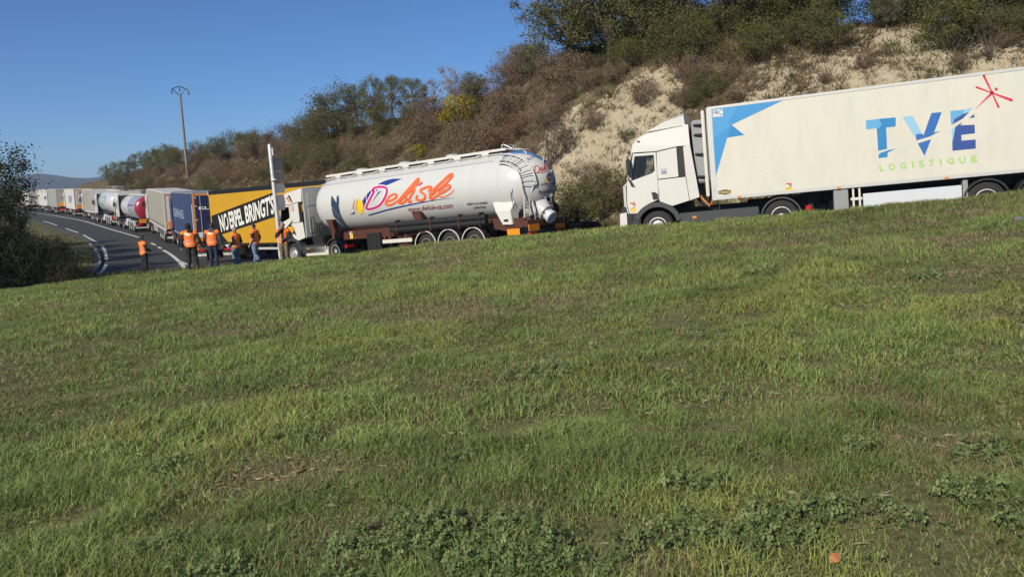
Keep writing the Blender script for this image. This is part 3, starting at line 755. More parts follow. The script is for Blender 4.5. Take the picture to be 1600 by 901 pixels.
    # chassis
    for s in (1, -1):
        bx('chassis_rail', CHASSIS, root, dx + drive - .95, dx + 2.5, s * .38, s * .46, .72, .98, .006)
        bx('side_skirt', GREYP, root, dx + drive + .64, dx + 1.08, s * .75, s * 1.24, .46, .86, .02) if not far or s > 0 else None
        fender(root, dx + drive, s, m=GREYP)
        bx('tail_lamp', RED, root, dx + drive - .86, dx + drive - .70, s * .78, s * 1.22, .62, .76, .012)
        bx('marker_lamp', AMBERL, root, dx + .55, dx + .68, s * 1.235, s * 1.26, .66, .74, .006)
        bx('mudflap', BLACK, root, dx + drive - .72, dx + drive - .69, s * .78, s * 1.24, .2, .62, .004)
        wheel(root, dx + front, s, 'front'); wheel(root, dx + drive, s, rim)
    MB().lathe([(.46, 0), (.46, .06), (.1, .07)], c=(dx + drive + .55, 0, 1.0), ax='z', n=20).build('fifth_wheel', CHASSIS, root)
    MB().prism(X([(drive - .5, 1.08), (drive - 1.2, .82), (drive - 1.2, .70), (drive - .5, .74)]), -.55, .55).build('rear_crossmember', CHASSIS, root)
    bx('engine_block', CHASSIS, root, dx + .75, dx + 2.3, -.5, .5, .55, 1.15, .02)
    bx('cab_rear_panel', GREYP, root, dx + .69, dx + .715, -1.1, 1.1, 1.3, 3.5, .01) if fairing else None
    return cab
def axles(root, xs, kind='rear', fend=False, r=.5, fm=None, trim=None):
    for x in xs:
        for s in (1, -1):
            wheel(root, x, s, kind, r)
            if fend: fender(root, x, s, m=fm or BLACK, trim=trim, a0=2, a1=178)
        MB().tube([(x, -1, r), (x, 1, r)], .07, 8).build('axle', CHASSIS, root)
def truck_root(label, loc, head, pitch, group='trucks queued along the road', scale=1):
    o = thing('articulated_truck', label, 'truck', loc, (0, -R(pitch), R(head)), group); o.scale = (scale,) * 3; return o
def side_map(fn, y):            # picture of a side -> left side wall
    return lambda p: (fn(p)[0], y, fn(p)[1])

# ---- 1: white refrigerated trailer with the blue star
t1 = truck_root('white truck with big blue letters and a red dragonfly on its cream refrigerated trailer', (6.828, 26.129, -.297), 161.476, -3.838)
tractor(t1, 0, WHITE, driver=True)
bx('trailer_box', CREAM, t1, 0, -13.6, -1.3, 1.3, 1.26, 3.94, .012)
for s in (1, -1):
    bx('top_rail', ALU, t1, .01, -13.61, s * 1.26, s * 1.312, 3.93, 4.02, .01)
    bx('bottom_rail', ALU, t1, .01, -13.61, s * 1.26, s * 1.312, 1.17, 1.27, .008)
    bx('corner_post', ALU, t1, .035, -.14, s * 1.24, s * 1.309, 1.2, 4.0, .02)
    bx('corner_tube', DOORWHITE, t1, .22, .12, s * 1.0, s * 1.10, 1.3, 3.96, .02)
bx('roof_panel', CREAM, t1, 0, -13.6, -1.25, 1.25, 3.95, 4.0, .01)
fr = bx('fridge_unit', GREYBOX, t1, .03, .55, -.95, .95, 1.75, 3.7, .04)
for z in (2.0, 2.55, 3.1): bx('grille', BLACK, fr, .54, .565, -.8, .8, z, z + .35, .01)
for z in (1.9, 2.6, 3.2, 3.5): MB().tube([(.6, .5, z), (.45, 1.0, z + .05), (.2, 1.05, z + .03)], .035, 7).build('bracket', BLACK, t1)
for k, (a, c) in enumerate((((.35, .9, 1.5), mat('orange coiled hose', (.45, .18, .05), .5)), ((.45, .8, 1.5), BLACK), ((.5, .7, 1.6), BLACK))):
    MB().tube([(a[0] + .25, a[1] - .3, 1.7), (a[0], a[1] + .2, 1.25), (a[0] - .2, a[1] + .25, 1.02), (a[0] - .3, a[1], 1.15), (a[0] - .33, a[1] - .1, 1.5)], .035, 7).build('air_hose', c, t1)
bx('chassis_beam', CHASSIS, t1, -2.6, -13.4, -.9, .9, 1.06, 1.2, .01)
for s in (1, -1):
    bx('chassis_rail', CHASSIS, t1, -3.2, -13.4, s * .45, s * .58, .85, 1.1, .01)
    L = bx('locker', GREYBOX, t1, -3.46, -3.86, s * .7, s * 1.27, .45, 1.14, .015)
    for x in (-3.97, -4.14): bx('rack_post', DOORWHITE, t1, x, x - .055, s * 1.2, s * 1.26, .48, 1.15, .005)
    for z in (.52, .80): bx('rack_bar', DOORWHITE, t1, -3.92, -4.24, s * 1.205, s * 1.265, z, z + .08, .005)
    bx('side_skirt', GREYL, t1, -4.26, -6.83, s * 1.22, s * 1.265, .44, .97, .01)
    bx('mudflap', GREYBOX, t1, -6.86, -6.99, s * .8, s * 1.25, .42, 1.1, .01)
    bx('landing_leg', CHASSIS, t1, -2.75, -2.9, s * .55, s * .7, .35, 1.1, .01)
    bx('tail_lamp', RED, t1, -13.55, -13.63, s * .7, s * 1.2, .8, .95, .01)
    for x in (-.72, -3.56, -6.4, -9.2): bx('marker_lamp', AMBERL, t1, x, x - .11, s * 1.31, s * 1.325, 1.17, 1.235, .004)
axles(t1, (-7.45, -8.76, -10.07)); bx('rear_door', CREAM, t1, -13.6, -13.64, -1.28, 1.28, 1.2, 3.98, .01); bx('bumper', CHASSIS, t1, -13.3, -13.5, -1.2, 1.2, .45, .6, .01)
for k in (0, 1, 2): fender(t1, -7.45 - 1.31 * k, 1, m=BLACK, a0=15, a1=165)
HT = homog([(1104.6, 167.5), (1115, 313), (1600, 104.4), (1600, 268.8)], [(0, 4.02), (0, 1.18), (-8.43, 4.02), (-8.36, 1.18)])
ZT = side_map(lambda p: HT((1340 + p[0] / 5.3, 110 + p[1] / 5.3)), 1.304)
ZS = side_map(lambda p: HT((1090 + p[0] / 5.007, 140 + p[1] / 5.007)), 1.304)
up1 = lambda f, e=.004: (lambda p: (f(p)[0], f(p)[1] + e, f(p)[2]))
SKY1, SKY2, BLU1, BLU2, NVY = flat('light blue print', (.11, .35, .58)), flat('pale blue print', (.27, .49, .64)), flat('blue print', (.02, .20, .45)), flat('mid blue print', (.025, .13, .40)), flat('navy print', (.03, .07, .27))
GRN, CRIM = flat('green print', (.30, .56, .12)), flat('crimson print', (.60, .035, .06))
tp = tri_poly
decal('logo_letter', [tp([(70, 415), (180, 402), (200, 450), (175, 482), (160, 480), (73, 490)])], ZT, SKY1, t1)
decal('logo_letter', [tp([(180, 402), (317, 390), (317, 465), (238, 474), (246, 650), (172, 668), (160, 480), (175, 482), (200, 450)]), tp([(175, 727), (250, 719), (250, 683), (318, 648), (255, 662), (190, 684), (175, 700)])], ZT, BLU1, t1)
decal('logo_letter', [tp([(372, 385), (458, 375), (535, 526), (484, 530), (482, 566)])], ZT, SKY2, t1)
decal('logo_letter', [tp([(484, 530), (535, 524), (547, 538), (612, 355), (698, 346), (634, 516), (692, 499), (600, 548), (487, 581)]), tp([(500, 606), (610, 571), (556, 708)])], ZT, BLU2, t1)
decal('logo_letter', [tp([(768, 338), (885, 326), (875, 362), (805, 404), (790, 446), (776, 452)])], ZT, SKY1, t1)
decal('logo_letter', [tp([(885, 326), (955, 304), (925, 345), (875, 362)]), tp([(780, 490), (810, 470), (800, 530), (785, 600)])], ZT, SKY2, t1)
decal('logo_letter', [tp([(925, 345), (872, 400), (790, 446), (805, 404), (875, 362)]), tp([(925, 394), (992, 343), (968, 362), (968, 393)]), tp([(810, 470), (866, 430), (852, 456), (970, 451), (973, 522), (860, 535), (862, 583), (978, 573), (980, 648), (787, 667), (785, 600), (800, 530)])], ZT, NVY, t1)
for ch, cx, cy, wd in (('L', 200, 810, 36), ('O', 284, 800, 56), ('G', 382, 791, 50), ('I', 458, 782, 14), ('S', 530, 775, 44), ('T', 614, 767, 46), ('I', 688, 760, 14), ('Q', 772, 753, 60), ('U', 868, 743, 52), ('E', 966, 735, 48)):
    h = 27; k = -.085
    decal('logo_letter', [text_in_quad(ch, (cx - wd / 2 - 2, cy - h - k * wd / 2 + 0), (cx + wd / 2 - 2, cy - h + k * wd / 2), (cx + wd / 2 + 3, cy + h + k * wd / 2), (cx - wd / 2 + 3, cy + h - k * wd / 2), .025)], ZT, GRN, t1)
def petal(a, b, wa, wb): return stroke([a, ((a[0] + b[0]) / 2, (a[1] + b[1]) / 2), b], wa, wb)
decal('dragonfly_logo', [petal((1112, 182), (1045, 46), 12, 22), petal((1105, 185), (984, 140), 10, 17), petal((1118, 190), (1274, 248), 12, 25), petal((1115, 192), (1167, 305), 10, 19), tp(ellip((1148, 157), 14, 14)), tp(ellip((1113, 185), 18, 16)), stroke([(1112, 190), (1050, 250), (975, 324)], 22, 2)], ZT, CRIM, t1)
decal('blue_star', [tp([(110, 155), (665, 85), (265, 275), (232, 375), (140, 685)])], ZS, flat('sky blue print', (.06, .29, .56)), t1)
decal('blue_star', [tp([(310, 130), (665, 85), (265, 275), (240, 255)]), tp([(128, 380), (265, 275), (232, 375), (140, 685)])], up1(ZS), flat('bright blue print', (.035, .25, .54)), t1)
decal('blue_star', [tp([(265, 275), (365, 355), (232, 375)])], up1(ZS, .006), flat('deep blue print', (.015, .20, .48)), t1)
stk = decal('sticker', [tp([(119, 160), (195, 155), (196, 210), (120, 217)])], up1(ZS, .008), flat('white print', (.8, .8, .8)), t1)
decal('lettering', [text_in_quad('FRC', (124, 164), (190, 159), (191, 196), (125, 201), .02)], up1(ZS, .012), flat('dark print', (.03, .03, .06)), stk)
decal('lettering', [text_in_quad('DIN EN 12642', (126, 205), (190, 200), (190, 208), (126, 213), .0)], up1(ZS, .012), flat('dark print', (.03, .03, .06)), stk)
cb = decal('badge', [tp([(163, 795), (190, 790), (195, 785), (235, 783), (240, 788), (262, 788), (260, 812), (235, 818), (215, 824), (195, 820), (165, 818)])], up1(ZS), flat('dark print', (.03, .03, .06)), t1)
decal('lettering', [text_in_quad('CHEREAU', (170, 798), (257, 791), (257, 811), (170, 816), .02)], up1(ZS, .008), flat('yellow print', (.75, .50, .08)), cb)
def warning_sticker(fn, m0, par, x0, y0, x1, y1):
    q = lambda a, b: (x0 + (x1 - x0) * a, y0 + (y1 - y0) * b)
    o = decal('warning_sticker', [tp([q(0, 0), q(1, 0), q(1, 1), q(0, 1)])], fn, flat('yellow print', (.75, .50, .08)), par)
    decal('print', [tp([q(0, 0), q(1, 0), q(1, .16), q(0, .16)])], up1(fn), flat('red print', (.5, .1, .06)), o)
    decal('print', [tp([q(.02, .16), q(.98, .16), q(.98, .48), q(.02, .62)])], up1(fn), flat('pale print', (.7, .6, .45)), o)
    decal('print', [tp([q(.45, .2), q(.95, .2), q(.95, .34), q(.5, .3)]), stroke([q(.08, .66), q(.4, .56), q(.92, .44)], 3 * abs(x1 - x0) / 46)], up1(fn, .008), flat('dark print', (.03, .03, .06)), o)
warning_sticker(up1(ZS), None, t1, 692, 732, 738, 800)
Zl = lambda p: (p[0], 1.252, p[1])
warning_sticker(Zl, None, t1, 2.60, 1.34, 2.44, 1.02)
decal('sticker', [tp([(1.55, 2.31), (1.36, 2.31), (1.36, 2.13), (1.55, 2.13)])], Zl, flat('grey print', (.42, .42, .45)), t1)
decal('print', [tp([(1.53, 2.22), (1.38, 2.22), (1.38, 2.15), (1.53, 2.15)])], up1(Zl), flat('violet print', (.25, .22, .33)), t1)
# faint embossed dragonfly outline behind the star
FNT = flat('faint grey print', (.70, .67, .58))
def loop_line(pts, w=3): return stroke(pts + pts[:1], w, n=4)
decal('faint_dragonfly', [loop_line([(345, 520), (300, 440), (270, 385), (250, 400), (280, 460)]), loop_line([(340, 525), (260, 480), (200, 470), (215, 495), (270, 515)]), loop_line([(380, 545), (500, 560), (640, 630), (655, 655), (600, 660), (480, 610)]), loop_line([(365, 560), (420, 640), (455, 740), (430, 780), (405, 720), (385, 640)]), loop_line([(360, 500), (385, 455), (425, 450), (425, 485), (390, 500)]), stroke([(345, 540), (250, 640), (165, 725)], 3)], ZS, FNT, t1)

# ---- generic curtain-sided or box trailer, x = 0 at the rear
def box_trailer(root, side, roof, rear, frame, L=13.6, zb=1.05, zt=4.0, half=1.25, rearframe=None, curtain=True, board=True, door_m2=None):
    b = bx('side_curtain' if curtain else 'side_panel', side, root, .06, L, -half, half, zb + .12, zt - .1, .02)
    bx('roof', roof, root, .02, L + .02, -half - .01, half + .01, zt - .11, zt, .02)
    for s in (1, -1):
        bx('side_rail', frame, root, .03, L, s * (half - .06), s * (half + .012), zb, zb + .13, .008)
        bx('rear_post', rearframe or frame, root, -.02, .10, s * (half - .1), s * (half + .014), zb, zt - .05, .012)
        d = bx('rear_door', rear if s > 0 else (door_m2 or rear), root, -.045, .02, s * .012, s * (half - .11), zb + .10, zt - .2, .012)
        for y in (.35, .85): MB().tube([(-.06, s * y, zb + .12), (-.06, s * y, zt - .22)], .016, 6).build('lock_rod', ALU, d)
        bx('handle', BLACK, d, -.09, -.05, s * .3, s * .62, zb + 1.45, zb + 1.5, .006)
        for z in (.5, 1.3, 2.1, 2.6): bx('hinge', ALU, d, -.062, -.03, s * (half - .2), s * (half - .1), zb + z, zb + z + .08, .004)
        bx('tail_lamp', RED, root, -.06, .04, s * .72, s * 1.2, .83, .98, .01)
        bx('mudflap', BLACK, root, .55, .58, s * .75, s * 1.22, .22, .8, .004)
        bx('chassis_rail', CHASSIS, root, .1, L - .2, s * .42, s * .54, .78, zb + .02, .01)
        bx('side_guard', ALU, root, 6.3, 9.3, s * 1.19, s * 1.23, .55, .68, .006); bx('side_guard', ALU, root, 6.3, 9.3, s * 1.19, s * 1.23, .8, .92, .006)
        bx('landing_leg', CHASSIS, root, L - 2.9, L - 2.75, s * .6, s * .75, .3, zb, .01)
    bx('rear_header', rearframe or frame, root, -.02, .09, -half + .1, half - .1, zt - .2, zt - .08, .01)
    bx('bumper', frame, root, .05, .2, -1.15, 1.15, .42, .56, .01)
    bx('rear_beam', CHASSIS, root, -.03, .12, -1.2, 1.2, .78, 1.03, .01)
    if board:
        o = bx('marker_board', AMBER, root, -.075, -.05, .28, 1.02, zb + .16, zb + .72, .004)
    return b

# ---- 3: yellow and black curtain trailer standing askew, its tractor turned away under it
t3 = truck_root('yellow curtain-sided truck with white lettering on a black diagonal band, behind the men', (-7.19, 41.54, -1.99), 139.5, -1.7)
box_trailer(t3, TARPYEL, BLACKT, NAVY, BLACKT, L=13.6, zb=.80, zt=4.15, rearframe=DOORWHITE)
bx('roof_band', BLACKT, t3, .1, 13.62, -1.262, 1.262, 3.90, 4.13, .01)
bx('front_post', DOORWHITE, t3, 13.56, 13.64, 1.16, 1.264, 3.86, 4.14, .008)
bx('front_wall', BLACKT, t3, 13.6, 13.66, -1.24, 1.262, .8, 3.88, .01)
HN = homog([(324.7, 298.6), (323, 382), (430, 285.3), (429.2, 386)], [(13.59, 4.15), (13.59, .88), (6.38, 4.15), (6.88, .78)])
ZN = side_map(lambda p: HN((320 + p[0] / 7.508, 280 + p[1] / 7.508)), 1.254)
decal('black_band', [tp([(42, 418), (828, 121), (842, 116), (848, 414), (828, 420), (585, 500), (140, 642), (233, 776), (30, 776)])], ZN, BLACKT, t3)
WPR = flat('white lettering', (.72, .71, .66))
decal('lettering', [text_in_quad('N', (120, 412), (168, 402), (186, 598), (140, 612), .035), text_in_quad('O', (176, 392), (228, 378), (240, 582), (188, 602), .03), text_in_quad('ERPEL', (240, 373), (406, 318), (428, 515), (256, 574), .035), text_in_quad("BRINGT'S", (438, 290), (805, 152), (812, 385), (452, 510), .03), tp(ellip((832, 372), 6, 8))], up1(ZN), WPR, t3)
decal('lettering', [stroke([(186, 596), (206, 500), (230, 384)], 9, 9)], up1(ZN, .007), BLACKT, t3)
decal('black_splash', [tp([(845, 470), (905, 450), (930, 480), (905, 520), (870, 530), (850, 505)]), tp([(905, 430), (960, 300), (935, 440)])], ZN, BLACKT, t3)
axles(t3, (2.0, 3.31, 4.62), fend=False)
for k in range(3): fender(t3, 2.0 + 1.31 * k, 1, m=BLACK, a0=15, a1=165)
# its tractor, turned to the right: built in its own frame under the trailer
tr3 = bpy.data.objects.new('tractor', None); COL.objects.link(tr3)
CREAMP = paint('cream cab paint', (.72, .64, .40))
tractor(tr3, .55, CREAMP)
bx('rear_mudflap', BLACK, tr3, -2.64, -2.60, -1.24, -.5, .12, .62, .006); bx('rear_mudflap', BLACK, tr3, -2.64, -2.60, .5, 1.24, .12, .62, .006)
for y0 in (-1.22, .52):
    decal('lettering', [text_in_quad('VOLVO', (0, 1), (1, 1), (1, 0), (0, 0), .05)], lambda p, y0=y0: (-2.646, y0 + .70 - .70 * p[0], .36 + .14 * p[1]), WPR, tr3)
for s in (1, -1):
    bx('tail_lamp', RED, tr3, -2.66, -2.55, s * .62, s * 1.2, .66, .76, .01); bx('tail_lamp', AMBERL, tr3, -2.665, -2.55, s * .95, s * 1.2, .78, .86, .01)
    bx('rear_fender', CREAMP, tr3, -2.6, -.7, s * 1.14, s * 1.25, .3, 1.0, .02)
mt3 = Matrix.Translation((12.5, .35, -.05)) @ Matrix.Rotation(R(-58), 4, 'Z')
for ch in list(tr3.children):
    mb_ = mt3 @ ch.matrix_basis; ch.parent = t3; ch.matrix_basis = mb_
bpy.data.objects.remove(tr3)

# ---- 2: white silo tanker
t2 = truck_root('white silo tanker truck with orange and magenta script lettering on its tank', (-.657, 32.648, -1.161), 142.326, -3.813)
RT, ZC = 1.29, 2.63
tractor(t2, 9.72, WHITE, drive=-1.28, front=1.78, fairing=False, spoiler=False, rim='rear')
cp = bx('cab_rear_wall', WHITE, t2, 10.40, 10.45, -1.2, 1.2, 1.25, 3.60, .02)
for y0, y1, z0, z1 in ((-.95, .95, 2.75, 3.35), (-.95, .95, 1.45, 2.6)): bx('panel_ridge', WHITE, cp, 10.385, 10.402, y0, y1, z0, z1, .006)
bx('deck_skirt', CREAM, t2, 8.9, 10.55, 1.0, 1.24, .35, .78, .02); bx('deck_skirt', CREAM, t2, 8.9, 10.55, -1.0, -1.24, .35, .78, .02)
for k in range(5): MB().tube([(10.36, .25 + .12 * k, 2.0 - .1 * k), (10.25, .3 + .12 * k, 1.35), (9.9, .35 + .1 * k, 1.1), (9.5, .4, 1.15)], .028, 6).build('air_hose', BLACK, t2)
MB().tube([(10.33, .9, 1.0), (10.33, .9, 2.15), (10.1, .9, 2.2), (10.1, .9, 1.2)], .022, 6).build('grab_rail', BLACK, t2)
bx('air_tank', CHASSIS, t2, 9.5, 10.3, .3, .95, .8, 1.25, .05)
prof = [(.02, 9.98), (.35, 9.96), (.7, 9.88), (1.0, 9.70), (1.16, 9.5), (1.25, 9.25), (RT, 8.95), (RT, 5), (RT, 2), (RT, -1.45)]
for k in range(1, 13):
    a = R(90 * k / 12.6); prof.append((RT * math.cos(a), -1.45 - 1.62 * math.sin(a)))
tank = MB().lathe(prof, c=(0, 0, ZC), n=56, ax='x').build('tank', TANKW, t2, smooth=50)
for x in (8.9, 5.9, 2.9, -.1, -1.47): MB().lathe([(RT - .01, x - .02), (RT + .006, x - .02), (RT + .006, x + .02), (RT - .01, x + .02)], c=(0, 0, ZC), n=56, ax='x').build('weld_seam', TANKW, tank, smooth=30)
# walkway on top with brackets
wk = bx('walkway', WHITE, t2, 9.35, -1.35, -.45, .45, 3.98, 4.03, .006)
for s in (1, -1):
    bx('walkway_edge', WHITE, wk, 9.4, -1.4, s * .43, s * .50, 3.96, 4.06, .008)
    for k in range(7):
        x = 8.5 - 1.48 * k
        MB().prism([(x - .22, 3.98), (x + .22, 3.98), (x + .03, 3.66), (x - .03, 3.66)], s * .50, s * .54).build('bracket', WHITE, wk)
        MB().tube([(x + .2, s * .5, 3.97), (x + .8, s * .62, 3.74)], .016, 5).build('brace', WHITE, wk)
MB().tube([(9.4, .56, 3.86), (-1.3, .56, 3.86)], .022, 6).build('pipe', ALU, wk)
MB().tube([(9.2, .95, 3.62), (4, .95, 3.60), (-1.1, .95, 3.62)], .012, 5).build('cable', GREYL, wk)
for k, x in enumerate((7.4, 4.6, 1.8)): MB().lathe([(.30, 4.03), (.30, 4.12), (.24, 4.17), (.05, 4.19)], c=(x, 0, 0), n=18, ax='z').build('manhole_lid', ALU, wk, smooth=40)
for x in (9.0, 6.6, 5.2, 3.4, .2): MB().tube([(x, .47, 4.05), (x, .47, 4.12)], .02, 5).build('latch', ALU, wk)
tb = MB()
for a, c in (((-1.35, .45, 4.03), (-1.95, .45, 3.92)), ((-1.35, -.45, 4.03), (-1.95, -.45, 3.92)), ((-1.95, .45, 3.92), (-1.95, -.45, 3.92)), ((-1.2, .45, 4.03), (-1.2, .45, 4.2)), ((-1.7, .45, 4.0), (-1.35, .5, 4.18)), ((-1.35, .5, 4.18), (-1.2, .45, 4.18)), ((-1.65, .3, 3.98), (-1.65, .3, 4.12)), ((-1.2, -.45, 4.03), (-1.2, -.45, 4.2)), ((-1.2, .45, 4.2), (-1.2, -.45, 4.2))): tb.tube([a, c], .022, 6)
tb.build('ladder_top_rail', ALU, t2)
# ladder following the rear cap
def cap(a, y, off=.0):        # a = angle over the rear cap from the top (0) to the rear point (90)
    rr = 1 + off
    zz = math.cos(R(a)) * math.sqrt(max(0, 1 - (y / RT) ** 2))
    xx = math.sin(R(a)) * math.sqrt(max(0, 1 - (y / RT) ** 2))
    return Vector((-1.45 - 1.62 * rr * xx, y * rr, ZC + RT * rr * zz))
ld = MB()
for y in (.72, 1.04):
    ld.tube([cap(a, y, .09) for a in range(2, 92, 8)] + [Vector((-2.5, y, 2.0)), Vector((-2.42, y, .95))], .030, 6)
ld.build('ladder_rail', DOORWHITE, t2)
for k in range(9): MB().tube([cap(8 + 11 * k, .72, .09), cap(8 + 11 * k, 1.04, .09)], .017, 5).build('ladder_rung', ALU if k % 3 else CHASSIS, t2)
for z in (1.95, 1.65, 1.35): MB().tube([(-2.47, .72, z), (-2.47, 1.04, z)], .02, 5).build('ladder_rung', ALU, t2)
sp_ = MB()
for z in (1.25, .98): sp_.box(-2.46, -2.42, .70, 1.08, z, z + .05)
for y in (.70, 1.04): sp_.box(-2.46, -2.42, y, y + .04, .98, 1.30)
sp_.build('fold_step', WHITE, t2)
MB().tube([cap(a, .95, .03) for a in range(-2, 60, 6)] + [Vector((-2.0, 1.2, 2.2)), Vector((-2.15, 1.25, 1.7))], .014, 6).build('cable', CHASSIS, t2)
# hopper box at the rear left, cone and discharge
for s in (1, -1):
    MB().loft([[(-1.05, s * 1.15, 2.0), (-2.05, s * .95, 2.05), (-2.2, s * .6, 1.9), (-1.0, s * .8, 1.6)], [(-1.25, s * 1.27, 1.62), (-1.95, s * 1.24, 1.62), (-2.0, s * .8, 1.5), (-1.2, s * .8, 1.5)], [(-1.55, s * 1.27, 1.10), (-2.0, s * 1.24, 1.08), (-2.0, s * .8, 1.1), (-1.5, s * .8, 1.1)]]).build('corner_support', WHITE, t2, bevel=.015)
bx('label_plate', BLACK, t2, -1.62, -1.82, 1.262, 1.285, 1.22, 1.30, .004)
dirn = Vector((-.78, .10, -.55)).normalized(); c0 = Vector((-2.0, .0, 1.98))
def along(prof, m, name, n=28, c=c0, d=dirn):
    q = d.to_track_quat('X', 'Z').to_matrix(); mb = MB().lathe(prof, n=n, ax='x'); mb.v = [tuple(q @ Vector(v) + c) for v in mb.v]
    return mb.build(name, m, t2, smooth=40)
along([(.74, .0), (.50, .60), (.30, .92), (.30, 1.0)], TANKW, 'discharge_cone')
along([(.23, .95), (.23, 1.26), (.26, 1.26), (.26, 1.33), (.22, 1.35), (.18, 1.29), (.02, 1.29)], GREYL, 'discharge_pipe')
along([(.33, .98), (.36, .98), (.36, 1.05), (.33, 1.05)], ALU, 'flange')
for k in range(9):
    a = 2 * math.pi * k / 9; q = dirn.to_track_quat('X', 'Z').to_matrix()
    MB().tube([q @ Vector((.95, .31 * math.cos(a), .31 * math.sin(a))) + c0, q @ Vector((1.12, .32 * math.cos(a), .32 * math.sin(a))) + c0], .022, 6).build('bolt', CHASSIS, t2)
vl = bx('valve_block', GREYBOX, t2, -2.85, -3.02, -.22, -.04, 1.98, 2.16, .03)
for k in range(4): MB().tube([(-2.7 - .06 * k, -.2 + .1 * k, 2.25), (-2.85, -.3 + .15 * k, 2.0), (-2.8, -.5 + .12 * k, 1.6), (-2.5, -.4, 1.3)], .03, 6).build('pipe', ALU if k % 2 else CHASSIS, vl)
for k in range(3): MB().tube([(-2.55, .35 + .15 * k, 1.75), (-2.6, .4 + .13 * k, 1.9), (-2.65, .42 + .1 * k, 1.5), (-2.5, .45, 1.15)], .02, 6).build('hose', CHASSIS if k % 2 else GREYL, t2)
MB().tube([(-2.3, .3, 1.7), (-2.42, .3, 1.95), (-2.42, .62, 1.95), (-2.3, .62, 1.7)], .018, 6).build('grab_rail', ALU, t2)
# blue stripe painted round the far edge of the rear cap, with white clips
def cap_n(n_, off):
    S = Vector((1.62, RT, RT)); q = Vector((n_.x * S.x, n_.y * S.y, n_.z * S.z)); q /= q.length
    return Vector((-1.45 + q.x * S.x * (1 + off), q.y * S.y * (1 + off), ZC + q.z * S.z * (1 + off)))
def edge_n(th, tw):
    e1 = Vector((-.82, -.576, 0)); f1 = Vector((-.576, .82, 0)); v = e1 * math.cos(R(th)) + Vector((0, 0, 1)) * math.sin(R(th))
    return v * math.cos(R(tw)) + f1 * math.sin(R(tw))
Vb, Fb = [], []
ths = list(range(112, -12, -4))
for th in ths:
    for tw in (-4, 7, 17, 26): Vb.append(cap_n(edge_n(th, tw), .006))
for a in range(len(ths) - 1):
    for b in range(3): Fb.append((a * 4 + b, a * 4 + b + 1, a * 4 + b + 5, a * 4 + b + 4))
bl = MB().add(Vb, Fb).build('blue_stripe', mat('blue stripe paint', (.10, .28, .56), .4), t2, smooth=60)
for th in (78, 48, 22): MB().tube([cap_n(edge_n(th, -6), .02), cap_n(edge_n(th, 6), .02), cap_n(edge_n(th, 20), .02), cap_n(edge_n(th, 27), .02)], .028, 6).build('clip', DOORWHITE, bl)
MB().tube([cap_n(edge_n(-12, 8), .02), Vector((-2.5, -.9, 2.0)), Vector((-2.5, -.85, 1.7))], .045, 8).build('hose_end', DOORWHITE, t2)
MB().lathe([(.30, -.05), (.34, 0), (.30, .05), (.24, .05), (.24, -.05)], c=(-2.45, -.95, 1.5), n=20, ax='x').build('hose_reel', BLACK, t2)
# brown chassis
for s in (1, -1):
    bx('chassis_rail', BROWN, t2, 9.3, -2.45, s * .42, s * .62, .98, 1.38, .012)
    MB().prism([(8.80, 1.98), (8.30, 1.96), (8.02, 1.02), (8.30, 1.0)], s * 1.10, s * 1.27).build('saddle', BROWN, t2)
    MB().prism([(3.25, 1.97), (2.80, 1.94), (2.55, 1.02), (2.85, 1.0)], s * 1.13, s * 1.29).build('saddle', BROWN, t2)
    bx('side_plate', BROWN, t2, 7.95, 2.0, s * 1.0, s * 1.12, .98, 1.34, .01)
    MB().prism([(-1.0, 1.36), (-2.5, 1.30), (-2.5, 1.0), (-1.9, .78), (-1.0, .98)], s * 1.0, s * 1.14).build('side_plate', BROWN, t2)
    bx('mudflap', BLACK, t2, 6.22, 5.34, s * 1.12, s * 1.22, .32, 1.20, .01)
    bx('side_guard', DOORWHITE, t2, 5.22, 3.42, s * 1.18, s * 1.24, .70, .86, .01)
    for k in range(2): bx('guard_post', BROWN, t2, 4.9 - 1.0 * k, 4.75 - 1.0 * k, s * 1.08, s * 1.16, .62, 1.1, .008)
for k in range(4): bx('flap_rib', BLACK, t2, 6.10 - .22 * k, 6.04 - .22 * k, 1.22, 1.235, .34, 1.18, .004)
bx('tool_box', BROWN, t2, 4.4, 3.6, .7, 1.1, .5, .95, .02)
for k, z in enumerate((1.46, 1.25)):
    MB().tube([(4.55, 1.30, z), (-.80, 1.30, z)], .125, 14).build('hose_carrier', BLACK, t2, smooth=50)
for x in (4.1, 2.1, .55, -.55): MB().box(x - .03, x + .03, 1.15, 1.44, 1.08, 1.66).build('clamp', BROWN if x > 0 else BLACK, t2)
TRIMW = mat('white fender trim', (.62, .62, .60), .45)
axles(t2, (0, 1.31, 2.62), 'rust', True, trim=TRIMW)
bx('rear_beam', BROWN, t2, -2.5, -2.7, -1.2, 1.2, .95, 1.2, .01)
for s in (1, -1):
    bx('marker_board', AMBER, t2, -2.72, -2.75, s * .55, s * 1.22, .78, 1.04, .004) if s > 0 else bx('marker_board', AMBER, t2, -2.72, -2.75, s * .55, s * 1.2, .78, .96, .004)
    bx('tail_lamp', RED, t2, -2.66, -2.76, s * .72, s * 1.22, .55, .74, .012)
bx('marker_board', AMBER, t2, -1.74, -2.34, 1.262, 1.285, .68, .92, .006); bx('tail_lamp', RED, t2, -1.85, -2.25, 1.25, 1.29, .45, .62, .01)
warning_sticker(lambda p: (p[0], 1.127, p[1]), None, t2, 7.42, 1.36, 7.22, 1.02)
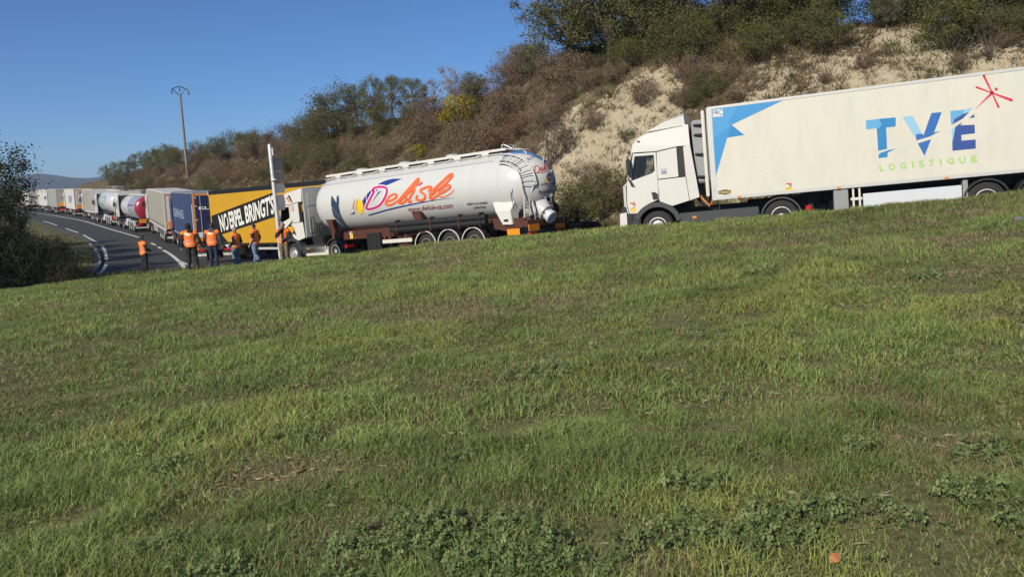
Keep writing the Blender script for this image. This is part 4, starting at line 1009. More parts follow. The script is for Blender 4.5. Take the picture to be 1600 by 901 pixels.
# cab graphics: burst, orange arrow, red badge
ZCb = lambda p: (p[0], 1.2475, p[1])
decal('burst_graphic', [tp([(11.95, 1.72), (11.55, 1.95), (11.2, 2.15), (11.45, 1.86), (11.32, 1.80), (11.20, 1.62), (11.10, 1.36), (11.38, 1.50), (11.42, 1.40), (11.2, 1.15), (11.5, 1.36), (11.95, 1.45)])], ZCb, BLACKT, t2)
decal('arrow_graphic', [tp([(11.70, 1.83), (11.40, 1.83), (11.22, 1.66), (11.40, 1.48), (11.70, 1.48)])], up1(ZCb, .006), flat('orange print', (.62, .32, .02)), t2)
decal('arrow_graphic', [tp([(11.74, 1.86), (11.38, 1.87), (11.18, 1.66), (11.38, 1.44), (11.74, 1.45)])], up1(ZCb, .003), BLACKT, t2)
decal('stripe_graphic', [tp([(11.45, 3.30), (11.32, 3.32), (11.12, 2.98), (11.2, 2.95)])], ZCb, flat('dark print', (.03, .03, .06)), t2)
decal('stripe_graphic', [tp([(11.62, 3.22), (11.5, 3.26), (11.30, 2.98), (11.38, 2.96)])], ZCb, flat('red orange print', (.6, .18, .05)), t2)
bd = decal('badge', [tp([(11.25, 2.80), (11.07, 2.80), (11.07, 2.55), (11.25, 2.55)])], ZCb, flat('red print', (.5, .1, .06)), t2)
decal('lettering', [text_in_quad('D', (11.21, 2.77), (11.10, 2.77), (11.10, 2.59), (11.21, 2.59), .02)], up1(ZCb), WPR, bd)
# lettering on the tank: picture point -> place along the tank and angle round it
PXT = (3.2317, -3.7148, 0.198, 0.3087, 0.3762, 0.83, -0.0349, -0.1508, -0.3561, -0.1357)
PAT = (0.226, -13.632, -57.628, 1.499, 6.773, 3.182, -0.437, -4.298, -14.934, -19.017)
def tank_at(p, e=.006):
    px, py = 540 + p[0] / 8.889, 250 + p[1] / 8.889
    u, v = (px - 640) / 100, (py - 305) / 50
    B = (1, u, v, u * u, u * v, v * v, u ** 3, u * u * v, u * v * v, v ** 3)
    x = sum(a * b for a, b in zip(PXT, B)); an = R(sum(a * b for a, b in zip(PAT, B)))
    return (x, (RT + e) * math.cos(an), ZC + (RT + e) * math.sin(an))
lay = lambda e: (lambda p: tank_at(p, e))
IND, MAG, ORG, WNE, GLD = flat('indigo print', (.020, .035, .22)), flat('magenta print', (.52, .035, .17)), flat('orange red print', (.80, .14, .035)), flat('wine red print', (.22, .015, .03)), flat('gold print', (.80, .55, .03))
def dense(poly, k=4):
    out = []
    for a, b in zip(poly, poly[1:] + poly[:1]): out += [(a[0] + (b[0] - a[0]) * i / k, a[1] + (b[1] - a[1]) * i / k) for i in range(k)]
    return out
def ribbon(top, bot, n=6):
    a, b = spline(top, n), spline(bot, n); m_ = min(len(a), len(b)); V = []
    for i in range(m_): V += [tuple(a[i]), tuple(a[i] * .5 + b[i] * .5), tuple(b[i])]
    return V, [q for i in range(m_ - 1) for q in ((3 * i, 3 * i + 1, 3 * i + 4, 3 * i + 3), (3 * i + 1, 3 * i + 2, 3 * i + 5, 3 * i + 4))]
decal('logo_sail', [ribbon([(228, 572), (290, 480), (400, 380), (520, 305), (640, 268), (785, 262)], [(262, 690), (300, 600), (385, 480), (470, 400), (590, 345), (785, 264)])], lay(.004), IND, t2)
dpath = [(378, 425), (395, 440), (330, 560), (290, 650), (315, 682), (400, 665), (480, 620), (545, 520), (575, 430), (555, 385), (480, 375), (400, 392), (378, 425)]
WHP = flat('white print', (.8, .8, .8))
decal('logo_letter', [stroke(dpath, 58, 58)], lay(.008), WHP, t2)
decal('logo_letter', [ribbon([(500, 425), (430, 500), (350, 610)], [(455, 445), (405, 520), (350, 612)])], lay(.011), IND, t2)
decal('logo_letter', [stroke(dpath, 36, 36)], lay(.013), MAG, t2)
lets = [[(562, 578), (640, 558), (700, 515), (700, 478), (655, 478), (600, 515), (562, 565), (562, 608), (600, 628), (665, 608), (735, 560)],
        [(735, 565), (830, 450), (930, 345), (1000, 268), (1018, 265), (1008, 305), (930, 392), (830, 492), (760, 560), (742, 590), (765, 604), (815, 580), (850, 530)],
        [(958, 408), (912, 480), (876, 555), (882, 588), (912, 572)],
        [(992, 498), (985, 535), (1010, 560), (1065, 558), (1105, 520), (1092, 478), (1045, 445), (1042, 415), (1090, 385), (1175, 366), (1188, 388), (1150, 425)],
        [(1165, 478), (1250, 380), (1350, 290), (1440, 212), (1482, 195), (1478, 225), (1400, 310), (1290, 402), (1195, 485), (1170, 520), (1185, 540), (1225, 528), (1285, 480)],
        [(1290, 475), (1360, 440), (1440, 385), (1450, 352), (1420, 345), (1355, 388), (1300, 445), (1292, 495), (1330, 514), (1400, 500), (1465, 455), (1500, 405)]]
decal('logo_letter', [stroke(p, 34, 30 if k < 5 else 10, 4) for k, p in enumerate(lets)], lay(.008), ORG, t2)
decal('logo_letter', [stroke([(p[0] + 12, p[1] + 16) for p in q], 6, 3, 4) for q in lets[1:]], lay(.005), WNE, t2)
decal('logo_letter', [stroke([(1018, 352), (1062, 315)], 20, 26)], lay(.008), MAG, t2)
decal('logo_underline', [ribbon([(312, 760), (600, 678), (900, 612), (1200, 560), (1510, 526)], [(330, 776), (600, 700), (900, 632), (1200, 572), (1510, 529)])], lay(.006), IND, t2)
decal('balloon_logo', [tp(dense(ellip((128, 610), 26, 78, 12), 1))], lay(.004), flat('brown red print', (.36, .08, .05)), t2)
decal('balloon_logo', [stroke([(160, 530), (135, 600), (130, 690)], 10), stroke([(150, 520), (115, 590), (120, 660)], 5)], lay(.008), WHP, t2)
decal('balloon_logo', [stroke([(170, 540), (148, 620), (152, 700)], 14, 14)], lay(.010), flat('orange print', (.62, .32, .02)), t2)
decal('balloon_logo', [tp(dense(ellip((205, 652), 44, 110, -4), 1))], lay(.012), GLD, t2)
decal('balloon_logo', [tp([(58, 762), (128, 712), (132, 744)])], lay(.006), IND, t2)
decal('web_address', [text_in_quad('www.delisle-sa.com', (868, 655), (1492, 592), (1492, 668), (868, 715), .012)], lay(.007), WNE, t2)
z7 = lambda X, Y: ((680 + X / 12.87 - 540) * 8.889, (280 + Y / 12.87 - 250) * 8.889)
decal('small_lettering', [text_in_quad('RESERVE AUX DENREES', z7(650, 480), z7(1052, 452), z7(1052, 495), z7(650, 525), .012), text_in_quad('ALIMENTAIRES', z7(765, 550), z7(1012, 535), z7(1012, 572), z7(765, 592), .012)], lay(.007), flat('dark print', (.03, .03, .06)), t2)
# print on the rear cap: laid on the ellipsoid by its own two axes
nrm = Vector((-.97, .10, .14)).normalized(); ex = Vector((-.10, -.97, 0)).normalized() ; ey = nrm.cross(ex).normalized()
ey = ey if ey.z > 0 else -ey
def cap_at(u, v, e=.008):
    o = Vector((-1.45, 0, ZC)) + nrm * 3 + ex * u + ey * v; d = -nrm
    S = Vector((1 / 1.62, 1 / RT, 1 / RT)); o2 = Vector(((o.x + 1.45) * S.x, o.y * S.y, (o.z - ZC) * S.z)); d2 = Vector((d.x * S.x, d.y * S.y, d.z * S.z))
    a, b, c = d2.dot(d2), o2.dot(d2), o2.dot(o2) - (1 + e) ** 2
    D = max(b * b - a * c, 0); t = (-b - math.sqrt(D)) / a
    return tuple(o + d * t)
CP = lambda p: cap_at(p[0], p[1])
DK = flat('dark print', (.03, .03, .06))
for k, ch in enumerate('TRANSPORTS'):
    a = 128 - 10.5 * k; c_, r_ = (.05, -.10), .86
    x, y = c_[0] + r_ * math.cos(R(a)), c_[1] + r_ * math.sin(R(a)); ux, uy = math.cos(R(a - 90)), math.sin(R(a - 90)); vx, vy = math.cos(R(a)), math.sin(R(a))
    w_, h_ = .05, .12
    decal('lettering', [text_in_quad(ch, (x - ux * w_ + vx * h_, y - uy * w_ + vy * h_), (x + ux * w_ + vx * h_, y + uy * w_ + vy * h_), (x + ux * w_, y + uy * w_), (x - ux * w_, y - uy * w_), .01)], CP, DK, t2)
sm = lambda p: CP(((p[0] - 900) / 1100 + .05, -(p[1] - 450) / 1100 + .32))
decal('lettering', [stroke(dpath, 34, 34)] + [stroke(p, 34, 26, 3) for p in lets], sm, flat('red print', (.5, .1, .06)), t2)
decal('lettering', [stroke([(-.38, .09), (.1, .13), (.55, .17)], .025, .008)], CP, flat('red print', (.5, .1, .06)), t2)
decal('emblem', [stroke([(.02, -.22), (-.04, -.12), (.06, .0), (.2, .02), (.12, -.14), (.02, -.22)], .07)], CP, flat('wine print', (.12, .02, .07)), t2)
decal('emblem', [tp([(-.22, -.24), (-.12, -.10), (-.02, -.22)])], CP, GLD, t2)
decal('lettering', [text_in_quad('LA FERTE GAUCHER', (-.34, -.30), (.5, -.30), (.5, -.40), (-.34, -.40), .01), text_in_quad('Tel:01.64.20', (-.42, -.56), (.36, -.56), (.36, -.69), (-.42, -.69), .015), text_in_quad('77', (-.02, -.44), (.12, -.44), (.12, -.52), (-.02, -.52), .01)], CP, DK, t2)

# ---- 4: blue curtain trailer with orange frame at the rear
SCF = 1.09
t4 = truck_root('dark blue curtain-sided truck with orange rear frame, between the yellow trailer and the beige one', (-19.04, 52.24, -2.66), 117.4, .6, scale=SCF)
GREYTOP = paint('grey roof', (.24, .25, .26), rough=.5)
box_trailer(t4, TARPBLUE, GREYTOP, NAVY, GREYTOP, rearframe=ORANGE, board=False)
axles(t4, (2.0, 3.31, 4.62)); [fender(t4, 2.0 + 1.31 * k, s, m=BLACK, a0=10, a1=170, trim=ALU) for k in range(3) for s in (1, -1)]
tractor(t4, 14.3, paint('blue cab paint', (.03, .05, .16)), far=True)
Z4 = lambda p: (p[0], 1.2545, p[1])
PALE = flat('pale blue lettering', (.30, .36, .48))
decal('lettering', [text_in_quad('KUEHNE+NAGEL', (13.1, 2.84), (5.8, 2.82), (5.8, 2.24), (13.1, 2.20), .03)], Z4, PALE, t4)
ZR = lambda p: (-.049, p[0], p[1])
decal('lettering', [text_in_quad('KUEHNE', (.95, 3.16), (-.95, 3.16), (-.95, 2.98), (.95, 2.98), .04)], ZR, WPR, t4)
decal('lettering', [text_in_quad('BOX', (1.06, 1.66), (-.15, 1.66), (-.15, 1.36), (1.06, 1.36), .07)], ZR, WPR, t4)
bx('marker_board', AMBER, t4, -.07, -.05, .08, 1.1, 1.10, 1.34, .004); bx('marker_board', AMBER, t4, -.07, -.05, -1.1, -.08, 1.10, 1.34, .004)
bx('number_plate', flat('yellow plate', (.65, .55, .2)), t4, -.06, -.035, .1, .62, .86, .97, .004)
MB().tube([(.45, 1.265, 1.4), (.45, 1.265, 3.3)], .03, 6).build('curtain_pole', GREYL, t4)

# ---- 5: beige grey curtain trailer with white doors
t5 = truck_root('beige curtain-sided truck with white rear doors, just ahead of the dark blue one', (-27.54, 67.63, -2.51), 118.6, 1.6, scale=SCF)
box_trailer(t5, TARPGREY, DOORWHITE, DOORWHITE, DOORWHITE)
axles(t5, (2.0, 3.31, 4.62)); [fender(t5, 2.0 + 1.31 * k, s, m=GREYBOX, a0=10, a1=170) for k in range(3) for s in (1, -1)]
tractor(t5, 14.3, WHITE, far=True)
for s in (1, -1):
    bx('lower_band', paint('grey lower band', (.24, .23, .20)), t5, .3, 13.5, s * 1.25, s * 1.258, 1.2, 1.42, .003); bx('pallet_box', GREYBOX, t5, 9.4, 10.6, s * .6, s * 1.2, .4, 1.0, .02)
    MB().box(-.05, -.035, s * .06, s * 1.12, 3.72, 3.80).build('door_stripe', RED, t5); MB().box(-.05, -.035, s * 1.08, s * 1.13, 1.2, 3.72).build('door_stripe', mat('red brown stripe', (.35, .10, .06), .5), t5)
bx('number_plate', flat('red white plate', (.6, .3, .27)), t5, -.08, -.055, .5, 1.05, .82, .98, .004)

# ---- tank trailers further on
def tank_trailer(root, body, band, rear, L, r=1.2, zc=2.35, pinch=False):
    pr = [(.05, L + .5), (r * .7, L + .4), (r * .95, L + .1), (r, L - .2), (r, 4.6)]
    o = MB().lathe(pr, c=(0, 0, zc), n=36, ax='x').build('tank', body, root, smooth=45)
    MB().lathe([(r, 4.6), (r, .45), (r * .97, .2)], c=(0, 0, zc), n=36, ax='x').build('tank_barrel', band, root, smooth=45)
    MB().lathe([(r * .972, .2), (r * .9, .02), (r * .6, -.14), (.05, -.2)], c=(0, 0, zc), n=36, ax='x').build('tank_end', rear, root, smooth=45)
    bx('walkway', ALU, root, .6, L, -.35, .35, zc + r + .0, zc + r + .07, .006)
    for x in np.arange(1.0, L, 1.6): MB().lathe([(.26, zc + r), (.26, zc + r + .16), (.05, zc + r + .2)], c=(x, 0, 0), n=14, ax='z').build('manhole_lid', ALU, root)
    rl = MB()
    for y in (-.35, .35): rl.tube([(.6, y, zc + r + .55), (L, y, zc + r + .55)], .02, 5)
    for x in np.arange(.6, L, 1.5):
        for y in (-.35, .35): rl.tube([(x, y, zc + r), (x, y, zc + r + .55)], .016, 5)
    rl.build('hand_rail', ALU, root)
    for s in (1, -1):
        bx('chassis_rail', CHASSIS, root, 0, L, s * .4, s * .55, .85, 1.15, .01); bx('tail_lamp', RED, root, -.15, -.05, s * .6, s * 1.2, .72, .92, .01)
        bx('side_guard', ALU, root, 5.2, L - 2.2, s * 1.16, s * 1.2, .5, .85, .01); bx('valve_box', GREYL, root, 4.9, 6.2, s * .9, s * 1.18, .75, 1.2, .02)
    bx('bumper', DOORWHITE, root, -.12, .0, -1.2, 1.2, .45, .58, .01); bx('rear_beam', BLACK, root, -.05, .1, -1.2, 1.2, .7, 1.1, .01)
    axles(root, (1.4, 2.71, 4.02)); [fender(root, 1.4 + 1.31 * k, s, m=ALU, a0=10, a1=170) for k in range(3) for s in (1, -1)]
t6 = truck_root('white tanker truck with a grey barrel and dark red rounded rear end', (-38.6, 86.0, -2.34), 123, 1, scale=SCF)
tank_trailer(t6, TANKW, paint('grey barrel paint', (.30, .31, .36), rough=.3), paint('dark red tank end', (.30, .02, .04), rough=.3), 9.3)
bx('marker_board', AMBER, t6, -.24, -.2, .1, .9, .95, 1.35, .006); bx('hazard_plate', BLACK, t6, -.235, -.2, -.25, .25, 2.5, 3.1, .006)
for k, (y, z) in enumerate(((.1, 2.2), (-.2, 2.1), (.05, 2.0), (-.1, 2.28))): bx('sticker', WHP, t6, -.25, -.2, y - .09, y + .09, z - .06, z + .06, .004)
decal('stripe', [tp([(4.4, 2.75), (.5, 2.75), (.5, 2.6), (4.4, 2.5)])], lambda p: (p[0], math.sqrt(max(.1, 1.44 - (p[1] - 2.35) ** 2)) + .01, p[1]), flat('dusky violet print', (.18, .10, .20)), t6)
tractor(t6, 10.2, WHITE, far=True)
t7 = truck_root('white silo tanker with teal lettering, just ahead of the dark red tank', (-47.0, 98.0, -2.0), 124, .8, scale=SCF)
tank_trailer(t7, TANKW, TANKW, TANKW, 9.3, r=1.24, zc=2.6)
TEAL = flat('teal print', (.16, .33, .34))
ZQ = lambda p: (p[0], math.sqrt(max(.1, 1.24 ** 2 - (p[1] - 2.6) ** 2)) + .012, p[1])
decal('lettering', [text_in_quad('S.EP', (8.6, 3.35), (3.4, 3.35), (3.4, 2.15), (8.6, 2.15), .04)], ZQ, TEAL, t7)
decal('underline', [stroke([(8.0, 1.95), (6, 1.80), (4.2, 1.95)], .10, .05)], ZQ, TEAL, t7)
bx('marker_board', mat('red orange board', (.62, .09, .03), .5), t7, -.22, -.18, .1, 1.1, .9, 1.2, .006)
ld7 = MB()
for y in (.5, .9): ld7.tube([(-.25, y, .8), (-.25, y, 3.7)], .03, 5)
for z in np.arange(1.0, 3.7, .3): ld7.tube([(-.25, .5, z), (-.25, .9, z)], .02, 5)
ld7.build('ladder', ALU, t7)
tractor(t7, 10.2, WHITE, far=True)
# ---- 8..12 box and curtain trailers in the distance
def far_truck(label, loc, h, p, side, rear, frame, cabm, **k):
    t = truck_root(label, loc, h, p, scale=SCF)
    box_trailer(t, side, DOORWHITE, rear, frame, **k); axles(t, (2.0, 3.31, 4.62)); tractor(t, 14.3, cabm, far=True)
    return t
PINKP = flat('pink print', (.55, .16, .17))
t8 = far_truck('grey curtain-sided truck with a pink square on its white rear doors', (-55.08, 109.9, -1.70), 122.4, .4, TARPGREY, DOORWHITE, GREYL, WHITE)
decal('pink_square', [tp([(1.02, 3.62), (-.62, 3.62), (-.62, 2.42), (1.02, 2.42)])], ZR, PINKP, t8)
decal('script', [stroke([(.5, 2.62), (.15, 3.0), (-.2, 3.4)], .12, .1), stroke([(.62, 2.75), (.1, 2.6), (-.3, 2.9), (-.45, 2.6)], .12)], lambda p: (-.055, p[0], p[1]), WHP, t8)
decal('stripe', [stroke([(.95, 2.02), (.3, 1.98), (-.5, 2.12)], .1, .06)], ZR, flat('grey blue print', (.30, .36, .40)), t8)
for k, z in enumerate((3.5, 3.05, 2.6, 2.2)): decal('small_mark', [tp([(9.6 - k * .1, z), (8.9 - k * .1, z), (8.9 - k * .1, z - .22), (9.6 - k * .1, z - .22)])], Z4, flat('dark grey print', (.10, .10, .11)), t8)
decal('small_mark', [tp([(11.5, 1.75), (7.6, 1.75), (7.6, 1.55), (11.5, 1.55)])], Z4, flat('dull orange print', (.45, .28, .10)), t8)
t9 = far_truck('white box truck with blue letters on its side and an orange-edged rear', (-67.09, 127.54, -1.42), 123.7, .8, DOORWHITE, DOORWHITE, DOORWHITE, WHITE, rearframe=mat('brown orange frame', (.36, .17, .07), .5), curtain=False)
decal('lettering', [text_in_quad('KEP', (8.2, 3.0), (3.6, 3.0), (3.6, 2.0), (8.2, 2.0), .05)], Z4, flat('violet blue print', (.16, .17, .36)), t9)
decal('lettering', [text_in_quad('2R', (.62, 3.65), (-.45, 3.65), (-.45, 2.6), (.62, 2.6), .03)], ZR, DK, t9)
bx('door_window', BLACK, t9, -.06, -.05, -.55, -.1, 1.9, 2.5, .004); bx('door_panel', flat('orange panel', (.60, .28, .06)), t9, -.07, -.05, .5, 1.0, 1.25, 1.8, .004)
bx('bumper_board', flat('blue board', (.02, .09, .32)), t9, -.08, -.04, -1.1, .4, .5, .75, .006)
t10 = far_truck('plain grey curtain-sided truck with red lamps, ahead of the lettered white box truck', (-78.01, 142.02, -1.13), 124.8, .5, TARPGREY2, TARPGREY, TARPGREY2, WHITE)
bx('bumper_board', mat('red orange board', (.62, .09, .03), .5), t10, -.1, -.06, -.9, .9, .5, .8, .006)
t11 = far_truck('white box truck half hidden behind the dark bush at left', (-88.29, 156.74, -.97), 125, .5, DOORWHITE, DOORWHITE, DOORWHITE, WHITE, curtain=False, board=False)
bx('door_window', BLACK, t11, -.06, -.05, .2, .6, 3.2, 3.6, .004)
t12 = far_truck('last truck at the far end of the queue, glimpsed through dark twigs', (-101.5, 173.5, -.85), 126, .5, DOORWHITE, DOORWHITE, DOORWHITE, WHITE, curtain=False, board=False)

# ---------------------------------------------------------------- people in orange vests
ORV = mat('orange vest cloth', (.98, .20, .016), .75, var=.12, vscale=14, bump=.15)
BAND = mat('reflective band', (.72, .27, .17), .4, spec=.8)
HIPRINT = mat('pale back print', (.80, .62, .42), .6)
def person(label, loc, head_deg, H, pose, cloth, look=0, hairlen=0, openv=False, paper=False, tee=False, printed=True, scarf=None, bulk=1.0):
    """one continuous body: tapered limbs, a neck, a head with a face, hands with five fingers; clothing follows the body"""
    k = H / 1.75
    mb = MB()
    V = lambda *p: Vector(p)
    segs = []
    def limb(kind, pts, rs, n=12, sx=1.0):
        pts = [V(*p) for p in pts]
        rings = []; a0 = None; fs = []
        for i, p in enumerate(pts):
            d = (pts[min(i + 1, len(pts) - 1)] - pts[max(i - 1, 0)]).normalized()
            if a0 is None: a0 = (Vector((1, 0, 0)) if abs(d.x) < .9 else Vector((0, 1, 0)))
            a0 = (a0 - d * a0.dot(d)).normalized(); b0 = d.cross(a0)
            rings.append([p + a0 * math.cos(2 * math.pi * q / n) * rs[i] * sx + b0 * math.sin(2 * math.pi * q / n) * rs[i] for q in range(n)])
        # rounded ends
        e0 = pts[0] - (pts[1] - pts[0]).normalized() * rs[0] * .6; e1 = pts[-1] + (pts[-1] - pts[-2]).normalized() * rs[-1] * .6
        rings = [[e0 + (q - pts[0]) * .55 for q in rings[0]]] + rings + [[e1 + (q - pts[-1]) * .55 for q in rings[-1]]]
        mb.loft(rings)
        for i in range(len(pts) - 1): segs.append((kind, pts[i], pts[i + 1]))
    hip, sh = .94, 1.43
    lean = pose.get('lean', (0, 0)); L = lambda z: (lean[0] * (z - .9) / .6, lean[1] * (z - .9) / .6)
    def C(x, y, z): l = L(max(z, .9)); return (x + l[0], y + l[1], z)
    # torso as elliptical rings
    rings = []
    for z, rx, ry, y in ((.84, .10, .08, 0), (.90, .165, .115, -.005), (.98, .170, .120, -.005), (1.08, .155, .110, .005), (1.20, .165, .115, .008), (1.32, .180, .118, .005), (1.40, .175, .10, 0), (1.455, .12, .075, -.004), (1.49, .065, .06, 0)):
        c = C(0, y, z); rings.append([V(c[0] + rx * bulk * math.cos(2 * math.pi * q / 20), c[1] + ry * bulk * math.sin(2 * math.pi * q / 20), z) for q in range(20)])
    mb.loft(rings); segs.append(('torso', V(*C(0, 0, .98)), V(*C(0, 0, 1.42))))
    limb('neck', [C(0, -.005, 1.46), C(0, .008, 1.56)], [.058, .052])
    hc = V(*C(0, .02, 1.635)); lr = Matrix.Rotation(R(look), 3, 'Z') @ Matrix.Rotation(R(pose.get('nod', 0)), 3, 'X')
    def hd(x, y, z): return hc + lr @ V(x, y, z)
    hb = MB().ell((0, 0, 0), (.074, .095, .115), 20, 14)
    hv = []
    for v in hb.v:
        x, y, z = v
        if z < -.02: x *= 1 + .35 * (z + .02) / .1 * .8; y = y * (1 + .25 * (z + .02) / .1) + .012 * (-.02 - z) / .1
        hv.append(hd(x, y, z))
    mb.add(hv, hb.f); segs.append(('head', hd(0, 0, -.03), hd(0, 0, .05)))
    for pts, rs in (([(0, .088, .012), (0, .104, -.012), (0, .112, -.024)], [.008, .012, .014]), ([(-.02, .096, -.055), (.02, .096, -.055)], [.007, .007]), ([(0, .082, -.098), (0, .09, -.102)], [.018, .016]), ([(-.035, .084, .030), (.035, .084, .030)], [.009, .009])):
        limb('head', [tuple(hd(*p)) for p in pts], rs, 8)
    for s in (1, -1): limb('head', [tuple(hd(s * .072, -.005, .022)), tuple(hd(s * .082, -.014, .0)), tuple(hd(s * .074, -.004, -.028))], [.012, .014, .010], 8)
    # legs and feet
    for s in (1, -1):
        side = 'R' if s > 0 else 'L'
        kn = pose.get('knee' + side, (s * .10, .02, .50)); an = pose.get('ankle' + side, (s * .11, -.02, .09)); th = pose.get('toe' + side, 8 * s)
        limb('leg', [C(s * .085, 0, .92), ((s * .095 + kn[0]) / 2, kn[1] / 2, .72), kn, ((kn[0] + an[0]) / 2, (kn[1] + an[1]) / 2 - .015, (kn[2] + an[2]) / 2 + .06), an], [.098, .088, .062, .062, .043], 12)
        f = V(math.sin(R(th)), math.cos(R(th)), 0); a = V(*an)
        limb('foot', [tuple(a - f * .05 - V(0, 0, .05)), tuple(a + f * .05 - V(0, 0, .045)), tuple(a + f * .14 - V(0, 0, .06))], [.042, .045, .032], 10, 1.0)
        # arm: shoulder, elbow, wrist, hand
        el = V(*pose.get('elbow' + side, (s * .25, -.03, 1.15))); wr = V(*pose.get('wrist' + side, (s * .27, .03, .90)))
        S0 = V(*C(s * .175 * bulk, -.005, sh - .02))
        limb('upper', [tuple(S0), tuple(S0 * .5 + el * .5), tuple(el)], [.062, .052, .044]); limb('fore', [tuple(el), tuple(el * .6 + wr * .4), tuple(wr)], [.043, .043, .029])
        d = (wr - el).normalized(); hdn = V(*pose.get('hand' + side, tuple(d))).normalized()
        nrm_ = V(*pose.get('palm' + side, (-s, 0, 0))); nrm_ = (nrm_ - hdn * nrm_.dot(hdn)).normalized(); lat = hdn.cross(nrm_)
        if lat.dot(V(0, 1, 0)) < 0: lat = -lat               # towards the thumb
        limb('hand', [tuple(wr), tuple(wr + hdn * .045), tuple(wr + hdn * .085)], [.027, .034, .034], 10)
        curl = pose.get('curl' + side, 26)
        for q, (off, ln) in enumerate(((.026, .072), (.009, .080), (-.009, .075), (-.026, .058))):
            p0 = wr + hdn * .085 + lat * off; pts = [p0]; dd = hdn.copy()
            for seg, fr_ in enumerate((.45, .32, .23)):
                ax_ = lat
                dd = (Matrix.Rotation(R(curl * (.6 + .3 * seg + .06 * q)) * (1 if hdn.cross(nrm_).dot(lat) > 0 else -1), 3, ax_) @ dd).normalized()
                pts.append(pts[-1] + dd * ln * fr_)
            limb('hand', [tuple(p) for p in pts], [.0095, .0090, .0082, .0072], 8)
        t0 = wr + hdn * .03 + lat * .022
        td = (hdn * .7 + lat * .75 + nrm_ * .3).normalized(); t1_ = t0 + td * .040; t2_ = t1_ + (td * .6 + hdn * .7).normalized() * .032
        limb('hand', [tuple(t0), tuple(t1_), tuple(t2_)], [.013, .0105, .008], 8)
    me0 = bpy.data.meshes.new('body'); me0.from_pydata([tuple(v) for v in mb.v], [], mb.f)
    bm = bmesh.new(); bm.from_mesh(me0); bmesh.ops.recalc_face_normals(bm, faces=bm.faces); bm.to_mesh(me0); bm.free()
    tmp = bpy.data.objects.new('body_tmp', me0); COL.objects.link(tmp)
    m1 = tmp.modifiers.new('r', 'REMESH'); m1.mode = 'VOXEL'; m1.voxel_size = .0085
    m2 = tmp.modifiers.new('s', 'SMOOTH'); m2.factor = .5; m2.iterations = 2
    m3 = tmp.modifiers.new('d', 'DECIMATE'); m3.ratio = .34
    me = bpy.data.meshes.new_from_object(tmp.evaluated_get(bpy.context.evaluated_depsgraph_get()))
    bpy.data.objects.remove(tmp)
    nv = len(me.vertices); co = np.empty(nv * 3); me.vertices.foreach_get('co', co); co = co.reshape(-1, 3)
    no = np.empty(nv * 3); me.vertices.foreach_get('normal', no); no = no.reshape(-1, 3)
    D = []
    for kd, a, b in segs:
        a, b = np.array(a), np.array(b); ab = b - a; u = np.clip(((co - a) @ ab) / (ab @ ab), 0, 1)
        q = np.linalg.norm(co - a - u[:, None] * ab, axis=1)
        D.append(q - {'torso': .13, 'leg': .06, 'upper': .045, 'fore': .035, 'hand': .012, 'head': .07, 'neck': .05, 'foot': .035}[kd])
    kinds = np.array([sg[0] for sg in segs])[np.argmin(np.array(D), 0)]
    polys = [tuple(p.vertices) for p in me.polygons]
    ctr = np.array([co[list(p)].mean(0) for p in polys]); pk = np.array([kinds[p[0]] for p in polys])
    hl = np.array([(lr.transposed() @ (Vector(c) - hc))[:] for c in ctr])
    root = thing('person', label, 'person', loc, (0, 0, R(head_deg)), 'people in orange vests by the road')
    root.scale = (k, k, k)
    me.materials.clear(); me.materials.append(SKINM); me.shade_smooth(); body = link('body', me, root)
    def wear(name, sel, off, m, parent=root, jitter=0):
        ids = {}; vs = []; fs = []
        for i in np.nonzero(sel)[0]:
            f = []
            for v in polys[i]:
                if v not in ids:
                    ids[v] = len(vs); w_ = 1 + jitter * math.sin(co[v][2] * 40 + co[v][0] * 25)
                    vs.append(tuple(co[v] + no[v] * off * w_))
                f.append(ids[v])
            fs.append(tuple(f))
        if not fs: return None
        mm = bpy.data.meshes.new(name); mm.from_pydata(vs, [], fs); mm.materials.append(m); mm.shade_smooth(); return link(name, mm, parent)
    z = ctr[:, 2]
    tors = (pk == 'torso') | ((pk == 'neck') & (z < 1.49))
    wear('trousers', (pk == 'leg') | ((pk == 'torso') & (z < 1.0)), .014, cloth['legs'], jitter=.5)
    wear('shoe', (pk == 'foot'), .006, cloth.get('shoes', BLACK))
    if tee: wear('shirt', (tors & (z > .93)) | ((pk == 'upper') & (z > 1.17)), .012, cloth['top'])
    else: wear('jacket', (tors & (z > .9)) | (pk == 'upper') | (pk == 'fore'), .016, cloth['top'], jitter=.35)
    vs_ = tors & (z > pose.get('vestlow', .90)) & (z < 1.485)
    if openv: vs_ &= ~((ctr[:, 1] - L(1.2)[1] > .02) & (np.abs(ctr[:, 0] - .0) < openv))
    vest = wear('vest', vs_ | ((pk == 'upper') & (z > 1.36)), .034, ORV, jitter=.12)
    for za in ((.97, 1.02), (1.10, 1.15)): wear('reflective_band', vs_ & (z > za[0]) & (z < za[1]), .0375, BAND, vest)
    wear('shoulder_band', vs_ & (z > 1.15) & (ctr[:, 1] < .03) & (np.abs(np.abs(ctr[:, 0] - L(1.3)[0]) - .115) < .018), .0375, BAND, vest) if not printed else None
    if printed: wear('back_print', vs_ & (ctr[:, 1] < 0) & (((ctr[:, 0] + .03 - L(1.3)[0]) / .105) ** 2 + ((z - 1.335 + .25 * (ctr[:, 0])) / .048) ** 2 < 1), .0385, HIPRINT, vest)
    if scarf: wear('hood', (pk == 'neck') | ((pk == 'torso') & (z > 1.40) & (np.abs(ctr[:, 0]) < .085)), .046, scarf)
    hs = (pk == 'head') & ((hl[:, 2] > .055) | ((hl[:, 1] < -.005) & (hl[:, 2] > -.04 - hairlen)) ) & ~((hl[:, 1] > .05) & (hl[:, 2] < .07))
